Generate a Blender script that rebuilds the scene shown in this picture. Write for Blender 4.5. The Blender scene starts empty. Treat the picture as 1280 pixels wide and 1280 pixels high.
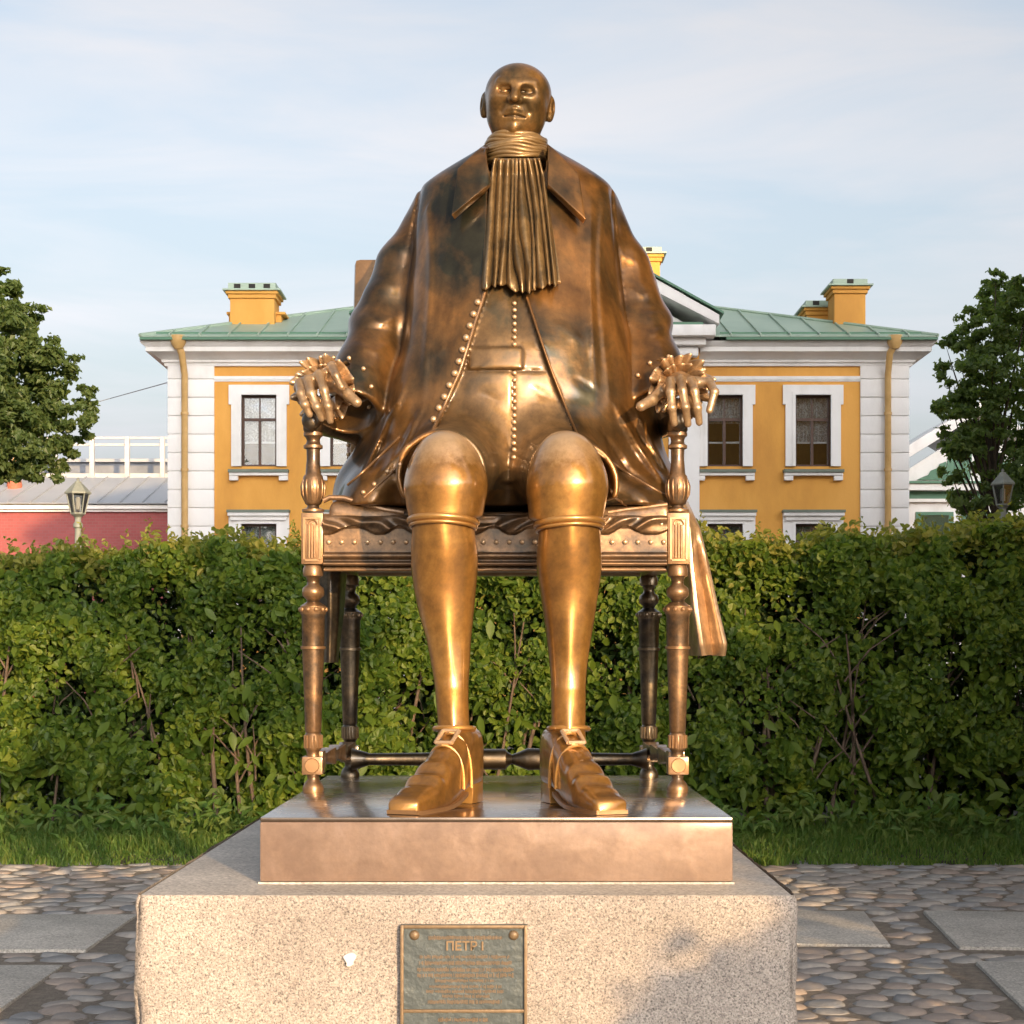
import bpy, bmesh, math, random
import numpy as np
from mathutils import Vector, Matrix
from mathutils.bvhtree import BVHTree

SC = bpy.context.scene
COL = SC.collection
RNG = np.random.default_rng(7)
random.seed(7)
R = math.radians

# ---------------------------------------------------------------- camera, sky, sun, exposure
F, HOR, EYE = 2200.0, 825.0, 1.6        # focal length and horizon row in pixels of a 1280 frame, eye height in metres
cam_d = bpy.data.cameras.new('camera'); cam = bpy.data.objects.new('camera', cam_d); COL.objects.link(cam)
cam.location = (0, 0, EYE); cam.rotation_euler = (R(90), 0, 0)
cam_d.sensor_width = 36; cam_d.lens = 36 * F / 1280; cam_d.shift_y = (HOR - 640) / 1280
cam_d.clip_start = 0.05; cam_d.clip_end = 3000
SC.camera = cam

SUN_ELEV, SUN_AZ = 10.0, 21.0            # azimuth measured from straight behind the camera towards the right
SUN_STRENGTH, SKY_STRENGTH, EXPOSURE = 2.3, 0.15, 1.19
sdir = Vector((math.sin(R(SUN_AZ)) * math.cos(R(SUN_ELEV)), -math.cos(R(SUN_AZ)) * math.cos(R(SUN_ELEV)), math.sin(R(SUN_ELEV))))
sun_d = bpy.data.lights.new('sun', 'SUN'); sun = bpy.data.objects.new('sun', sun_d); COL.objects.link(sun)
sun_d.energy = SUN_STRENGTH; sun_d.angle = R(0.6); sun_d.color = (1.0, 0.64, 0.29)
sun.rotation_euler = sdir.to_track_quat('Z', 'Y').to_euler()

def build_world():
    w = bpy.data.worlds.new('World'); SC.world = w; w.use_nodes = True
    nt = w.node_tree; nt.nodes.clear(); N = nt.nodes.new; L = nt.links.new
    out = N('ShaderNodeOutputWorld'); bg = N('ShaderNodeBackground'); bg.inputs[1].default_value = SKY_STRENGTH
    sky = N('ShaderNodeTexSky'); sky.sky_type = 'NISHITA'; sky.sun_disc = False
    sky.sun_elevation = R(SUN_ELEV); sky.sun_rotation = math.atan2(sdir.x, sdir.y)
    sky.air_density = 1.0; sky.dust_density = 6.5; sky.ozone_density = 1.15
    tc = N('ShaderNodeTexCoord'); mp = N('ShaderNodeMapping'); mp.inputs['Scale'].default_value = (1.6, 1.6, 9.0)
    mp.inputs['Rotation'].default_value = (0.05, 0.10, 0.4)
    nz = N('ShaderNodeTexNoise'); nz.inputs['Scale'].default_value = 2.1; nz.inputs['Detail'].default_value = 7; nz.inputs['Roughness'].default_value = 0.55
    nz.inputs['Distortion'].default_value = 0.6
    rp = N('ShaderNodeValToRGB'); rp.color_ramp.elements[0].position = 0.36; rp.color_ramp.elements[1].position = 0.70
    mul = N('ShaderNodeMath'); mul.operation = 'MULTIPLY'; mul.inputs[1].default_value = 0.55
    add = N('ShaderNodeMath'); add.operation = 'ADD'; add.inputs[1].default_value = 0.45
    mx = N('ShaderNodeMixRGB')               # thin high cloud: the same light, whiter and a little brighter
    bw = N('ShaderNodeRGBToBW'); cl = N('ShaderNodeMixRGB'); cl.blend_type = 'MULTIPLY'; cl.inputs[0].default_value = 1; cl.inputs[2].default_value = (1.29, 1.31, 1.39, 1)
    L(sky.outputs[0], bw.inputs[0]); L(bw.outputs[0], cl.inputs[1]); L(cl.outputs[0], mx.inputs[2])
    L(tc.outputs['Generated'], mp.inputs[0]); L(mp.outputs[0], nz.inputs[0]); L(nz.outputs[0], rp.inputs[0])
    L(rp.outputs[0], mul.inputs[0]); L(mul.outputs[0], add.inputs[0]); L(add.outputs[0], mx.inputs[0])
    L(sky.outputs[0], mx.inputs[1]); L(mx.outputs[0], bg.inputs[0]); L(bg.outputs[0], out.inputs[0])
build_world()
SC.view_settings.view_transform = 'Standard'; SC.view_settings.look = 'None'
SC.view_settings.exposure = EXPOSURE; SC.view_settings.gamma = 1; SC.view_settings.use_curve_mapping = False
SC.cycles.max_bounces = 8; SC.cycles.transparent_max_bounces = 16
SC.cycles.sample_clamp_indirect = 6.0

def P(px, py, y):                        # a point of the 1280 photograph at depth y -> metres
    return np.array([(px - 640.0) * y / F, y, EYE + (HOR - py) * y / F])

# ---------------------------------------------------------------- helpers
def link(o, parent=None):
    COL.objects.link(o)
    if parent is not None:
        o.parent = parent
        w = Matrix.Translation(parent.location); q = parent.parent
        if q is not None and parent.type == 'EMPTY': w = Matrix.Translation(q.location) @ w
        if parent.type != 'EMPTY': w = Matrix.Identity(4)      # part meshes are modelled in world coordinates
        o.matrix_parent_inverse = w.inverted()
    return o

def tag(o, label=None, cat=None, group=None, kind=None):
    if label: o['label'] = label
    if cat: o['category'] = cat
    if group: o['group'] = group
    if kind: o['kind'] = kind
    return o

def thing(name, label, cat, loc=(0, 0, 0), group=None):
    o = bpy.data.objects.new(name, None); o.location = loc; o.empty_display_size = 0.2
    COL.objects.link(o); return tag(o, label, cat, group)

def mesh_np(name, V, Fq, smooth=True, sharp=None):
    me = bpy.data.meshes.new(name)
    V = np.asarray(V, dtype=np.float32)
    if isinstance(Fq, np.ndarray):
        k = Fq.shape[1]; n = Fq.shape[0]
        me.vertices.add(len(V)); me.vertices.foreach_set('co', V.ravel())
        me.loops.add(n * k); me.loops.foreach_set('vertex_index', Fq.ravel().astype(np.int32))
        me.polygons.add(n); me.polygons.foreach_set('loop_start', np.arange(0, n * k, k, dtype=np.int32))
        me.update(calc_edges=True)
    else:
        me.from_pydata([tuple(map(float, p)) for p in V], [], [tuple(map(int, q)) for q in Fq]); me.update()
    me.polygons.foreach_set('use_smooth', np.full(len(me.polygons), bool(smooth)))
    if sharp is not None: me.set_sharp_from_angle(angle=R(sharp))
    return me

def obj(name, me, mat=None, parent=None):
    o = bpy.data.objects.new(name, me)
    if mat is not None and not me.materials: me.materials.append(mat)
    return link(o, parent)

class MB:
    """collects shapes; build() links them as ONE mesh object"""
    def __init__(s): s.v = []; s.f = []
    def add(s, V, Fs):
        b = len(s.v); s.v.extend([tuple(map(float, p)) for p in V]); s.f.extend([tuple(int(i) + b for i in q) for q in Fs]); return s
    def box(s, lo, hi):
        (a, b, c), (d, e, f) = lo, hi
        return s.add([(a,b,c),(d,b,c),(d,e,c),(a,e,c),(a,b,f),(d,b,f),(d,e,f),(a,e,f)], [(0,3,2,1),(4,5,6,7),(0,1,5,4),(1,2,6,5),(2,3,7,6),(3,0,4,7)])
    def loft(s, rings, caps=True, closed=True):
        n = len(rings[0]); V = [p for r in rings for p in r]; Fs = []
        for i in range(len(rings) - 1):
            for j in range(n if closed else n - 1):
                k = (j + 1) % n
                Fs.append((i*n+j, i*n+k, (i+1)*n+k, (i+1)*n+j))
        if caps and closed:
            Fs.append(tuple(range(n - 1, -1, -1))); Fs.append(tuple((len(rings)-1)*n + j for j in range(n)))
        return s.add(V, Fs)
    def lathe(s, cx, cy, prof, n=20, sq=None):
        rings = []
        for r, z in prof:
            rings.append([(cx + r*math.cos(2*math.pi*j/n), cy + r*math.sin(2*math.pi*j/n), z) for j in range(n)])
        return s.loft(rings)
    def tube(s, pts, rad, n=8):
        pts = [Vector(p) for p in pts]; m = len(pts); rings = []; up = None
        rad = [rad]*m if np.isscalar(rad) else list(rad)
        for i, p in enumerate(pts):
            t = (pts[min(i+1, m-1)] - pts[max(i-1, 0)]).normalized()
            if up is None: up = t.orthogonal().normalized()
            up = (up - t * up.dot(t))
            up = up.normalized() if up.length > 1e-6 else t.orthogonal().normalized()
            b = t.cross(up)
            rings.append([tuple(p + (up*math.cos(2*math.pi*j/n) + b*math.sin(2*math.pi*j/n)) * rad[i]) for j in range(n)])
        return s.loft(rings)
    def prism(s, poly, axis, a, c):       # poly in the two other axes (order x,y,z without axis), extruded a..c
        n = len(poly)
        def pt(q, w):
            q = list(q); q.insert(axis, w); return tuple(q)
        return s.loft([[pt(q, a) for q in poly], [pt(q, c) for q in poly]])
    def ball(s, c, r, nu=10, nv=6, sc=(1, 1, 1)):
        rings = []
        for i in range(nv + 1):
            t = math.pi * (i + 0.02 if i == 0 else (i - 0.02 if i == nv else i)) / nv
            rings.append([(c[0] + sc[0]*r*math.sin(t)*math.cos(2*math.pi*j/nu), c[1] + sc[1]*r*math.sin(t)*math.sin(2*math.pi*j/nu), c[2] - sc[2]*r*math.cos(t)) for j in range(nu)])
        return s.loft(rings)
    def mesh(s, name, smooth=True, sharp=35, bevel=0):
        me = bpy.data.meshes.new(name); me.from_pydata(s.v, [], s.f); me.update()
        bm = bmesh.new(); bm.from_mesh(me)
        if bevel:
            ed = [e for e in bm.edges if len(e.link_faces) == 2 and e.calc_face_angle(0) > 0.6]
            bmesh.ops.bevel(bm, geom=ed, offset=bevel, segments=2, affect='EDGES', profile=0.6)
        bmesh.ops.recalc_face_normals(bm, faces=bm.faces)
        bm.to_mesh(me); bm.free()
        me.polygons.foreach_set('use_smooth', np.full(len(me.polygons), bool(smooth)))
        if smooth: me.set_sharp_from_angle(angle=R(sharp))
        return me
    def build(s, name, mat, parent=None, smooth=True, sharp=35, bevel=0):
        return obj(name, s.mesh(name, smooth, sharp, bevel), mat, parent)

def inst(name, me, loc, parent, rot=None, scale=None):     # one more object on shared mesh data (mesh modelled round its own origin)
    o = bpy.data.objects.new(name, me)
    m = Matrix.Translation(loc)
    if rot is not None: m = m @ rot.to_4x4()
    if scale is not None: m = m @ Matrix.Diagonal((*scale, 1))
    link(o, parent); o.matrix_basis = m
    return o

# signed distance fields, meshed by surface nets
def smin(a, b, k):
    h = np.maximum(k - np.abs(a - b), 0) / k
    return np.minimum(a, b) - h*h*k*0.25
def smax(a, b, k): return -smin(-a, -b, k)
def ball(X, Y, Z, c, r): return np.sqrt((X-c[0])**2 + (Y-c[1])**2 + (Z-c[2])**2) - r
def ell(X, Y, Z, c, r):
    a, b, d = (X-c[0])/r[0], (Y-c[1])/r[1], (Z-c[2])/r[2]
    k0 = np.sqrt(a*a + b*b + d*d); k1 = np.sqrt((a/r[0])**2 + (b/r[1])**2 + (d/r[2])**2) + 1e-9
    return k0 * (k0 - 1) / k1
def cone(X, Y, Z, a, b, ra, rb):          # capsule whose radius runs from ra to rb
    a = np.asarray(a, float); b = np.asarray(b, float); d = b - a; L2 = d @ d
    t = np.clip(((X-a[0])*d[0] + (Y-a[1])*d[1] + (Z-a[2])*d[2]) / L2, 0, 1)
    return np.sqrt((X-a[0]-t*d[0])**2 + (Y-a[1]-t*d[1])**2 + (Z-a[2]-t*d[2])**2) - (ra + (rb-ra)*t)

def nets(f, lo, hi, h):
    lo = np.asarray(lo, float); hi = np.asarray(hi, float); B = 16
    n = (np.ceil((hi - lo) / h / B) * B).astype(int) + 1
    D = np.full(n, 1.0, np.float32)
    ax = [lo[i] + h*np.arange(n[i]) for i in range(3)]
    nb = (n - 1) // B
    c = [lo[i] + h*(np.arange(nb[i])*B + B/2) for i in range(3)]
    X, Y, Z = np.meshgrid(*c, indexing='ij')
    fc = f(X, Y, Z); rad = h*B*0.87*1.7
    for i, j, k in np.argwhere(np.abs(fc) < rad):
        sl = (slice(i*B, i*B+B+1), slice(j*B, j*B+B+1), slice(k*B, k*B+B+1))
        x, y, z = np.meshgrid(ax[0][sl[0]], ax[1][sl[1]], ax[2][sl[2]], indexing='ij')
        D[sl] = f(x, y, z)
    for i, j, k in np.argwhere(fc <= -rad):
        D[i*B+1:i*B+B, j*B+1:j*B+B, k*B+1:k*B+B] = -1
        for sl in ((slice(i*B, i*B+B+1), slice(j*B, j*B+B+1), slice(k*B, k*B+B+1)),):
            sub = D[sl]; sub[sub == 1.0] = -1
    s = D < 0
    C = [(a, b, d) for a in (0, 1) for b in (0, 1) for d in (0, 1)]
    m = n - 1
    def g(A, q): return A[q[0]:q[0]+m[0], q[1]:q[1]+m[1], q[2]:q[2]+m[2]]
    cnt = sum(g(s, q).astype(np.int8) for q in C)
    act = (cnt > 0) & (cnt < 8)
    I = np.argwhere(act); idx = np.full(m, -1, np.int32); idx[act] = np.arange(len(I))
    acc = np.zeros((len(I), 3)); num = np.zeros(len(I))
    val = {q: D[I[:, 0]+q[0], I[:, 1]+q[1], I[:, 2]+q[2]] for q in C}
    for q in C:
        for axis in range(3):
            if q[axis]: continue
            p = list(q); p[axis] = 1; p = tuple(p)
            a, b = val[q], val[p]; k = (a < 0) != (b < 0)
            t = np.where(k, a / np.where(k, a - b, 1), 0)
            e = np.tile(np.array(q, float), (len(I), 1)); e[:, axis] = t
            acc[k] += e[k]; num[k] += 1
    V = lo + h*(I + acc / num[:, None])
    Q = []
    for axis in range(3):
        u, w = (axis+1) % 3, (axis+2) % 3
        sl0 = [slice(None)]*3; sl1 = [slice(None)]*3; sl0[axis] = slice(0, -1); sl1[axis] = slice(1, None)
        E = np.argwhere(s[tuple(sl0)] != s[tuple(sl1)])
        E = E[(E[:, u] > 0) & (E[:, w] > 0) & (E[:, u] < n[u]-1) & (E[:, w] < n[w]-1)]
        ins = s[tuple(E.T)]
        def cell(du, dw):
            q = E.copy(); q[:, u] -= du; q[:, w] -= dw; return idx[tuple(q.T)]
        q = np.stack([cell(1, 1), cell(0, 1), cell(0, 0), cell(1, 0)], 1)
        q[~ins] = q[~ins][:, ::-1]
        Q.append(q[(q >= 0).all(1)])
    return V, np.concatenate(Q)

def relax(V, Q, it=1, lam=0.5):
    for _ in range(it):
        acc = np.zeros_like(V); num = np.zeros(len(V))
        for a, b in ((0, 1), (1, 2), (2, 3), (3, 0)):
            np.add.at(acc, Q[:, a], V[Q[:, b]]); np.add.at(num, Q[:, a], 1)
            np.add.at(acc, Q[:, b], V[Q[:, a]]); np.add.at(num, Q[:, b], 1)
        V = V + lam*(acc / np.maximum(num, 1)[:, None] - V)
    return V

def smooth_table(zs, vals, m=400, w=21):
    zz = np.linspace(min(zs), max(zs), m); o = np.argsort(zs)
    out = []
    for v in vals:
        y = np.interp(zz, np.array(zs)[o], np.array(v)[o])
        yp = np.pad(y, w//2, mode='edge'); out.append(np.convolve(yp, np.ones(w)/w, 'valid'))
    return zz, out

# ---------------------------------------------------------------- materials
def mat_base(name):
    m = bpy.data.materials.new(name); m.use_nodes = True
    nt = m.node_tree; b = nt.nodes['Principled BSDF']
    return m, nt, b, nt.nodes.new, nt.links.new

def noisy(name, cols, scale=4.0, detail=6, rough=(0.6, 0.8), metallic=0.0, bump=0.0, bscale=40.0, pos=(0.35, 0.65), spec=0.5, stretch=(1, 1, 1), distort=0.0, dist=0.02):
    m, nt, b, N, L = mat_base(name)
    tc = N('ShaderNodeTexCoord'); mp = N('ShaderNodeMapping'); mp.inputs['Scale'].default_value = stretch
    L(tc.outputs['Object'], mp.inputs[0])
    nz = N('ShaderNodeTexNoise'); nz.inputs['Scale'].default_value = scale; nz.inputs['Detail'].default_value = detail; nz.inputs['Roughness'].default_value = 0.6
    nz.inputs['Distortion'].default_value = distort
    L(mp.outputs[0], nz.inputs[0])
    rp = N('ShaderNodeValToRGB'); el = rp.color_ramp.elements
    el[0].position, el[1].position = pos; el[0].color = (*cols[0], 1); el[1].color = (*cols[-1], 1)
    for i, c in enumerate(cols[1:-1]):
        e = el.new(pos[0] + (pos[1]-pos[0])*(i+1)/(len(cols)-1)); e.color = (*c, 1)
    L(nz.outputs[0], rp.inputs[0]); L(rp.outputs[0], b.inputs['Base Color'])
    mr = N('ShaderNodeMapRange'); mr.inputs[1].default_value = 0.3; mr.inputs[2].default_value = 0.7
    mr.inputs[3].default_value, mr.inputs[4].default_value = rough
    L(nz.outputs[0], mr.inputs[0]); L(mr.outputs[0], b.inputs['Roughness'])
    b.inputs['Metallic'].default_value = metallic; b.inputs['Specular IOR Level'].default_value = spec
    if bump:
        n2 = N('ShaderNodeTexNoise'); n2.inputs['Scale'].default_value = bscale; n2.inputs['Detail'].default_value = 5
        L(mp.outputs[0], n2.inputs[0])
        bp = N('ShaderNodeBump'); bp.inputs['Strength'].default_value = bump; bp.inputs['Distance'].default_value = dist
        L(n2.outputs[0], bp.inputs['Height']); L(bp.outputs[0], b.inputs['Normal'])
    return m

def bronze(name, dark, mid, light, scale=3.0, pos=(0.36, 0.5, 0.66), rough=(0.42, 0.26), crev=0.5, fine=0.25, metallic=1.0, wax=0.55, streak=0.25, waxr=0.13, worn=None):
    """cast bronze: brown patina patches over golden metal, dirt kept in hollows by the mesh's own pointiness"""
    m, nt, b, N, L = mat_base(name)
    tc = N('ShaderNodeTexCoord')
    nz = N('ShaderNodeTexNoise'); nz.inputs['Scale'].default_value = scale; nz.inputs['Detail'].default_value = 8; nz.inputs['Roughness'].default_value = 0.62; nz.inputs['Distortion'].default_value = 0.5
    L(tc.outputs['Object'], nz.inputs[0])
    rp = N('ShaderNodeValToRGB'); el = rp.color_ramp.elements
    el[0].position = pos[0]; el[0].color = (*dark, 1); el[1].position = pos[2]; el[1].color = (*light, 1)
    e = el.new(pos[1]); e.color = (*mid, 1)
    L(nz.outputs[0], rp.inputs[0])
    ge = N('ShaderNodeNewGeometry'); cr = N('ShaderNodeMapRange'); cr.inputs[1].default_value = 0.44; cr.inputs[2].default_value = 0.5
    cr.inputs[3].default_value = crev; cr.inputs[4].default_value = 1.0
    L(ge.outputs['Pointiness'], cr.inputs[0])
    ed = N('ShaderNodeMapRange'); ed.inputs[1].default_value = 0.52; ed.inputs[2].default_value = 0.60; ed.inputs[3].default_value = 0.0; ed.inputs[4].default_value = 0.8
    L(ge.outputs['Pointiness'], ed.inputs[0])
    mx = N('ShaderNodeMixRGB'); mx.blend_type = 'MULTIPLY'; mx.inputs[0].default_value = 1
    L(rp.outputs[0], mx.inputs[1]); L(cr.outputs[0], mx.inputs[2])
    mw = N('ShaderNodeMixRGB'); mw.inputs[2].default_value = (min(1, light[0]*1.25), min(1, light[1]*1.25), min(1, light[2]*1.3), 1)
    n4 = N('ShaderNodeTexNoise'); n4.inputs['Scale'].default_value = scale*7; n4.inputs['Detail'].default_value = 9; n4.inputs['Roughness'].default_value = 0.7
    L(tc.outputs['Object'], n4.inputs[0]); m4 = N('ShaderNodeMapRange'); m4.inputs[1].default_value = 0.35; m4.inputs[2].default_value = 0.65; m4.inputs[3].default_value = 0.72; m4.inputs[4].default_value = 1.12
    L(n4.outputs[0], m4.inputs[0]); mp5 = N('ShaderNodeMapping'); mp5.inputs['Scale'].default_value = (13, 13, 1.3); n5 = N('ShaderNodeTexNoise'); n5.inputs['Scale'].default_value = 1.0; n5.inputs['Detail'].default_value = 6
    L(tc.outputs['Object'], mp5.inputs[0]); L(mp5.outputs[0], n5.inputs[0]); m5 = N('ShaderNodeMapRange'); m5.inputs[1].default_value = 0.38; m5.inputs[2].default_value = 0.56; m5.inputs[3].default_value = 1 - streak; m5.inputs[4].default_value = 1.0
    L(n5.outputs[0], m5.inputs[0]); my = N('ShaderNodeMixRGB'); my.blend_type = 'MULTIPLY'; my.inputs[0].default_value = 1; L(mx.outputs[0], my.inputs[1]); L(m5.outputs[0], my.inputs[2]); mx = my
    mz = N('ShaderNodeMixRGB'); mz.blend_type = 'MULTIPLY'; mz.inputs[0].default_value = 1; L(mx.outputs[0], mz.inputs[1]); L(m4.outputs[0], mz.inputs[2]); mx = mz
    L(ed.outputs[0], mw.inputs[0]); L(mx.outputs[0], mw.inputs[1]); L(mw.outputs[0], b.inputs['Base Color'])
    mr = N('ShaderNodeMapRange'); mr.inputs[1].default_value = 0.35; mr.inputs[2].default_value = 0.65; mr.inputs[3].default_value, mr.inputs[4].default_value = rough
    L(nz.outputs[0], mr.inputs[0]); L(mr.outputs[0], b.inputs['Roughness'])
    if worn:                             # polished pale where visitors sit and touch: a height band on the casting
        sx = N('ShaderNodeSeparateXYZ'); L(tc.outputs['Object'], sx.inputs[0])
        wn = N('ShaderNodeMath'); wn.operation = 'MULTIPLY_ADD'; wn.inputs[1].default_value = 0.10; L(n4.outputs[0], wn.inputs[0]); L(sx.outputs['Z'], wn.inputs[2])
        wr = N('ShaderNodeMapRange'); wr.inputs[1].default_value, wr.inputs[2].default_value = worn; wr.inputs[4].default_value = 0.75; L(wn.outputs[0], wr.inputs[0])
        w2 = N('ShaderNodeMixRGB'); w2.inputs[2].default_value = (0.70, 0.50, 0.30, 1); L(wr.outputs[0], w2.inputs[0]); L(mw.outputs[0], w2.inputs[1]); L(w2.outputs[0], b.inputs['Base Color'])
    b.inputs['Metallic'].default_value = metallic
    b.inputs['Coat Weight'].default_value = wax; b.inputs['Coat Roughness'].default_value = waxr
    n2 = N('ShaderNodeTexNoise'); n2.inputs['Scale'].default_value = 26; n2.inputs['Detail'].default_value = 6
    L(tc.outputs['Object'], n2.inputs[0])
    bp = N('ShaderNodeBump'); bp.inputs['Strength'].default_value = fine; bp.inputs['Distance'].default_value = 0.006
    L(n2.outputs[0], bp.inputs['Height']); L(bp.outputs[0], b.inputs['Normal'])
    return m

def leafy(name, cols, trans=0.35, gloss=0.45):
    m, nt, b, N, L = mat_base(name)
    nt.nodes.remove(b); out = nt.nodes['Material Output']
    ge = N('ShaderNodeNewGeometry'); rp = N('ShaderNodeValToRGB'); el = rp.color_ramp.elements
    el[0].position = 0; el[0].color = (*cols[0], 1); el[1].position = 1; el[1].color = (*cols[-1], 1)
    for i, c in enumerate(cols[1:-1]):
        e = el.new((i+1)/(len(cols)-1)); e.color = (*c, 1)
    L(ge.outputs['Random Per Island'], rp.inputs[0])
    pr = N('ShaderNodeBsdfPrincipled'); pr.inputs['Roughness'].default_value = gloss; pr.inputs['Specular IOR Level'].default_value = 0.4
    tr = N('ShaderNodeBsdfTranslucent'); mx = N('ShaderNodeMixShader'); mx.inputs[0].default_value = trans
    hs = N('ShaderNodeMixRGB'); hs.blend_type = 'MULTIPLY'; hs.inputs[0].default_value = 1; hs.inputs[2].default_value = (1.5, 1.6, 0.5, 1)
    L(rp.outputs[0], pr.inputs['Base Color']); L(rp.outputs[0], hs.inputs[1]); L(hs.outputs[0], tr.inputs[0])
    L(pr.outputs[0], mx.inputs[1]); L(tr.outputs[0], mx.inputs[2]); L(mx.outputs[0], out.inputs[0])
    return m

def glass_mat(name, tint=(0.9, 0.93, 0.95), minrefl=0.08):
    m, nt, b, N, L = mat_base(name)
    nt.nodes.remove(b); out = nt.nodes['Material Output']
    tr = N('ShaderNodeBsdfTransparent'); tr.inputs[0].default_value = (*tint, 1)
    gl = N('ShaderNodeBsdfGlossy'); gl.inputs['Roughness'].default_value = 0.03
    fr = N('ShaderNodeFresnel'); fr.inputs[0].default_value = 1.6
    ad = N('ShaderNodeMath'); ad.operation = 'ADD'; ad.inputs[1].default_value = minrefl; ad.use_clamp = True
    mx = N('ShaderNodeMixShader')
    tc = N('ShaderNodeTexCoord'); nz = N('ShaderNodeTexNoise'); nz.inputs['Scale'].default_value = 1.6; bp = N('ShaderNodeBump'); bp.inputs['Strength'].default_value = 0.15; bp.inputs['Distance'].default_value = 0.05
    L(tc.outputs['Object'], nz.inputs[0]); L(nz.outputs[0], bp.inputs['Height']); L(bp.outputs[0], gl.inputs['Normal'])
    L(fr.outputs[0], ad.inputs[0]); L(ad.outputs[0], mx.inputs[0]); L(tr.outputs[0], mx.inputs[1]); L(gl.outputs[0], mx.inputs[2]); L(mx.outputs[0], out.inputs[0])
    return m

def granite_mat(name, base, warm, speck, s=70.0, rough=0.75, bump=0.5):
    m, nt, b, N, L = mat_base(name)
    tc = N('ShaderNodeTexCoord')
    n1 = N('ShaderNodeTexNoise'); n1.inputs['Scale'].default_value = s; n1.inputs['Detail'].default_value = 3; n1.inputs['Roughness'].default_value = 0.7
    n2 = N('ShaderNodeTexVoronoi'); n2.inputs['Scale'].default_value = s*1.15; n2.feature = 'F1'
    n3 = N('ShaderNodeTexNoise'); n3.inputs['Scale'].default_value = 2.5; n3.inputs['Detail'].default_value = 5
    for n in (n1, n2, n3): L(tc.outputs['Object'], n.inputs[0])
    r1 = N('ShaderNodeValToRGB'); e = r1.color_ramp.elements; e[0].position = 0.36; e[0].color = (*speck, 1); e[1].position = 0.47; e[1].color = (*base, 1)
    q = e.new(0.62); q.color = (*warm, 1); q = e.new(0.72); q.color = (min(1, base[0]*1.5), min(1, base[1]*1.5), min(1, base[2]*1.55), 1)
    L(n1.outputs[0], r1.inputs[0])
    sepv = N('ShaderNodeSeparateColor'); L(n2.outputs['Color'], sepv.inputs[0])
    mr = N('ShaderNodeMapRange'); mr.inputs[1].default_value = 0.0; mr.inputs[2].default_value = 1.0; mr.inputs[3].default_value = 0.72; mr.inputs[4].default_value = 1.22
    L(sepv.outputs[0], mr.inputs[0])
    mx = N('ShaderNodeMixRGB'); mx.blend_type = 'MULTIPLY'; mx.inputs[0].default_value = 1
    L(r1.outputs[0], mx.inputs[1]); L(mr.outputs[0], mx.inputs[2])
    m3 = N('ShaderNodeMapRange'); m3.inputs[1].default_value = 0.3; m3.inputs[2].default_value = 0.7; m3.inputs[3].default_value = 0.78; m3.inputs[4].default_value = 1.12
    L(n3.outputs[0], m3.inputs[0])
    my = N('ShaderNodeMixRGB'); my.blend_type = 'MULTIPLY'; my.inputs[0].default_value = 1
    L(mx.outputs[0], my.inputs[1]); L(m3.outputs[0], my.inputs[2]); L(my.outputs[0], b.inputs['Base Color'])
    b.inputs['Roughness'].default_value = rough
    bp = N('ShaderNodeBump'); bp.inputs['Strength'].default_value = bump; bp.inputs['Distance'].default_value = 0.008
    L(n1.outputs[0], bp.inputs['Height']); L(bp.outputs[0], b.inputs['Normal'])
    return m

M = {}
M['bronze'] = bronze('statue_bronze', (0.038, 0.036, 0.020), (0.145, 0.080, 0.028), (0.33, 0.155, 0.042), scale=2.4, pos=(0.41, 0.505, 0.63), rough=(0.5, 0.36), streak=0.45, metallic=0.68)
M['bronze_cravat'] = bronze('cravat_bronze', (0.13, 0.095, 0.05), (0.27, 0.175, 0.075), (0.38, 0.25, 0.11), scale=9, rough=(0.5, 0.4), metallic=0.6, crev=0.2)
M['bronze_vest'] = bronze('waistcoat_bronze', (0.085, 0.065, 0.034), (0.20, 0.118, 0.046), (0.31, 0.18, 0.07), scale=4, pos=(0.38, 0.50, 0.64), rough=(0.55, 0.42), streak=0.35, metallic=0.65)
M['bronze_head'] = bronze('head_bronze', (0.13, 0.085, 0.034), (0.28, 0.155, 0.05), (0.40, 0.22, 0.075), scale=10, rough=(0.46, 0.36), wax=0.5, metallic=0.6, crev=0.12)
M['bronze_gold'] = bronze('polished_bronze', (0.25, 0.118, 0.026), (0.38, 0.185, 0.041), (0.48, 0.255, 0.068), scale=5, rough=(0.46, 0.34), crev=0.35, fine=0.10, wax=1.0, streak=0.2, waxr=0.08, metallic=0.62)
M['bronze_knee'] = bronze('knee_bronze', (0.25, 0.118, 0.026), (0.38, 0.185, 0.041), (0.48, 0.255, 0.068), scale=5, rough=(0.44, 0.30), crev=0.35, fine=0.10, wax=1.0, streak=0.2, waxr=0.08, metallic=0.62, worn=(2.19, 2.275))
M['bronze_hand'] = bronze('hand_bronze', (0.34, 0.215, 0.115), (0.50, 0.33, 0.18), (0.60, 0.42, 0.24), scale=8, rough=(0.42, 0.32), crev=0.25, fine=0.1, metallic=0.6)
M['bronze_chair'] = bronze('chair_bronze', (0.085, 0.06, 0.038), (0.19, 0.112, 0.055), (0.30, 0.172, 0.078), scale=14, rough=(0.52, 0.38), crev=0.3, metallic=0.68)
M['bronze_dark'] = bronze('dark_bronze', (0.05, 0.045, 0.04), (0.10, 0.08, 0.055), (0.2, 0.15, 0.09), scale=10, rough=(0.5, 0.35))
M['plinth'] = bronze('plinth_bronze', (0.11, 0.065, 0.04), (0.165, 0.105, 0.066), (0.225, 0.155, 0.115), scale=10, pos=(0.36, 0.48, 0.66), rough=(0.62, 0.5), fine=0.3, metallic=0.25, wax=0.15, streak=0.25)
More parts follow.
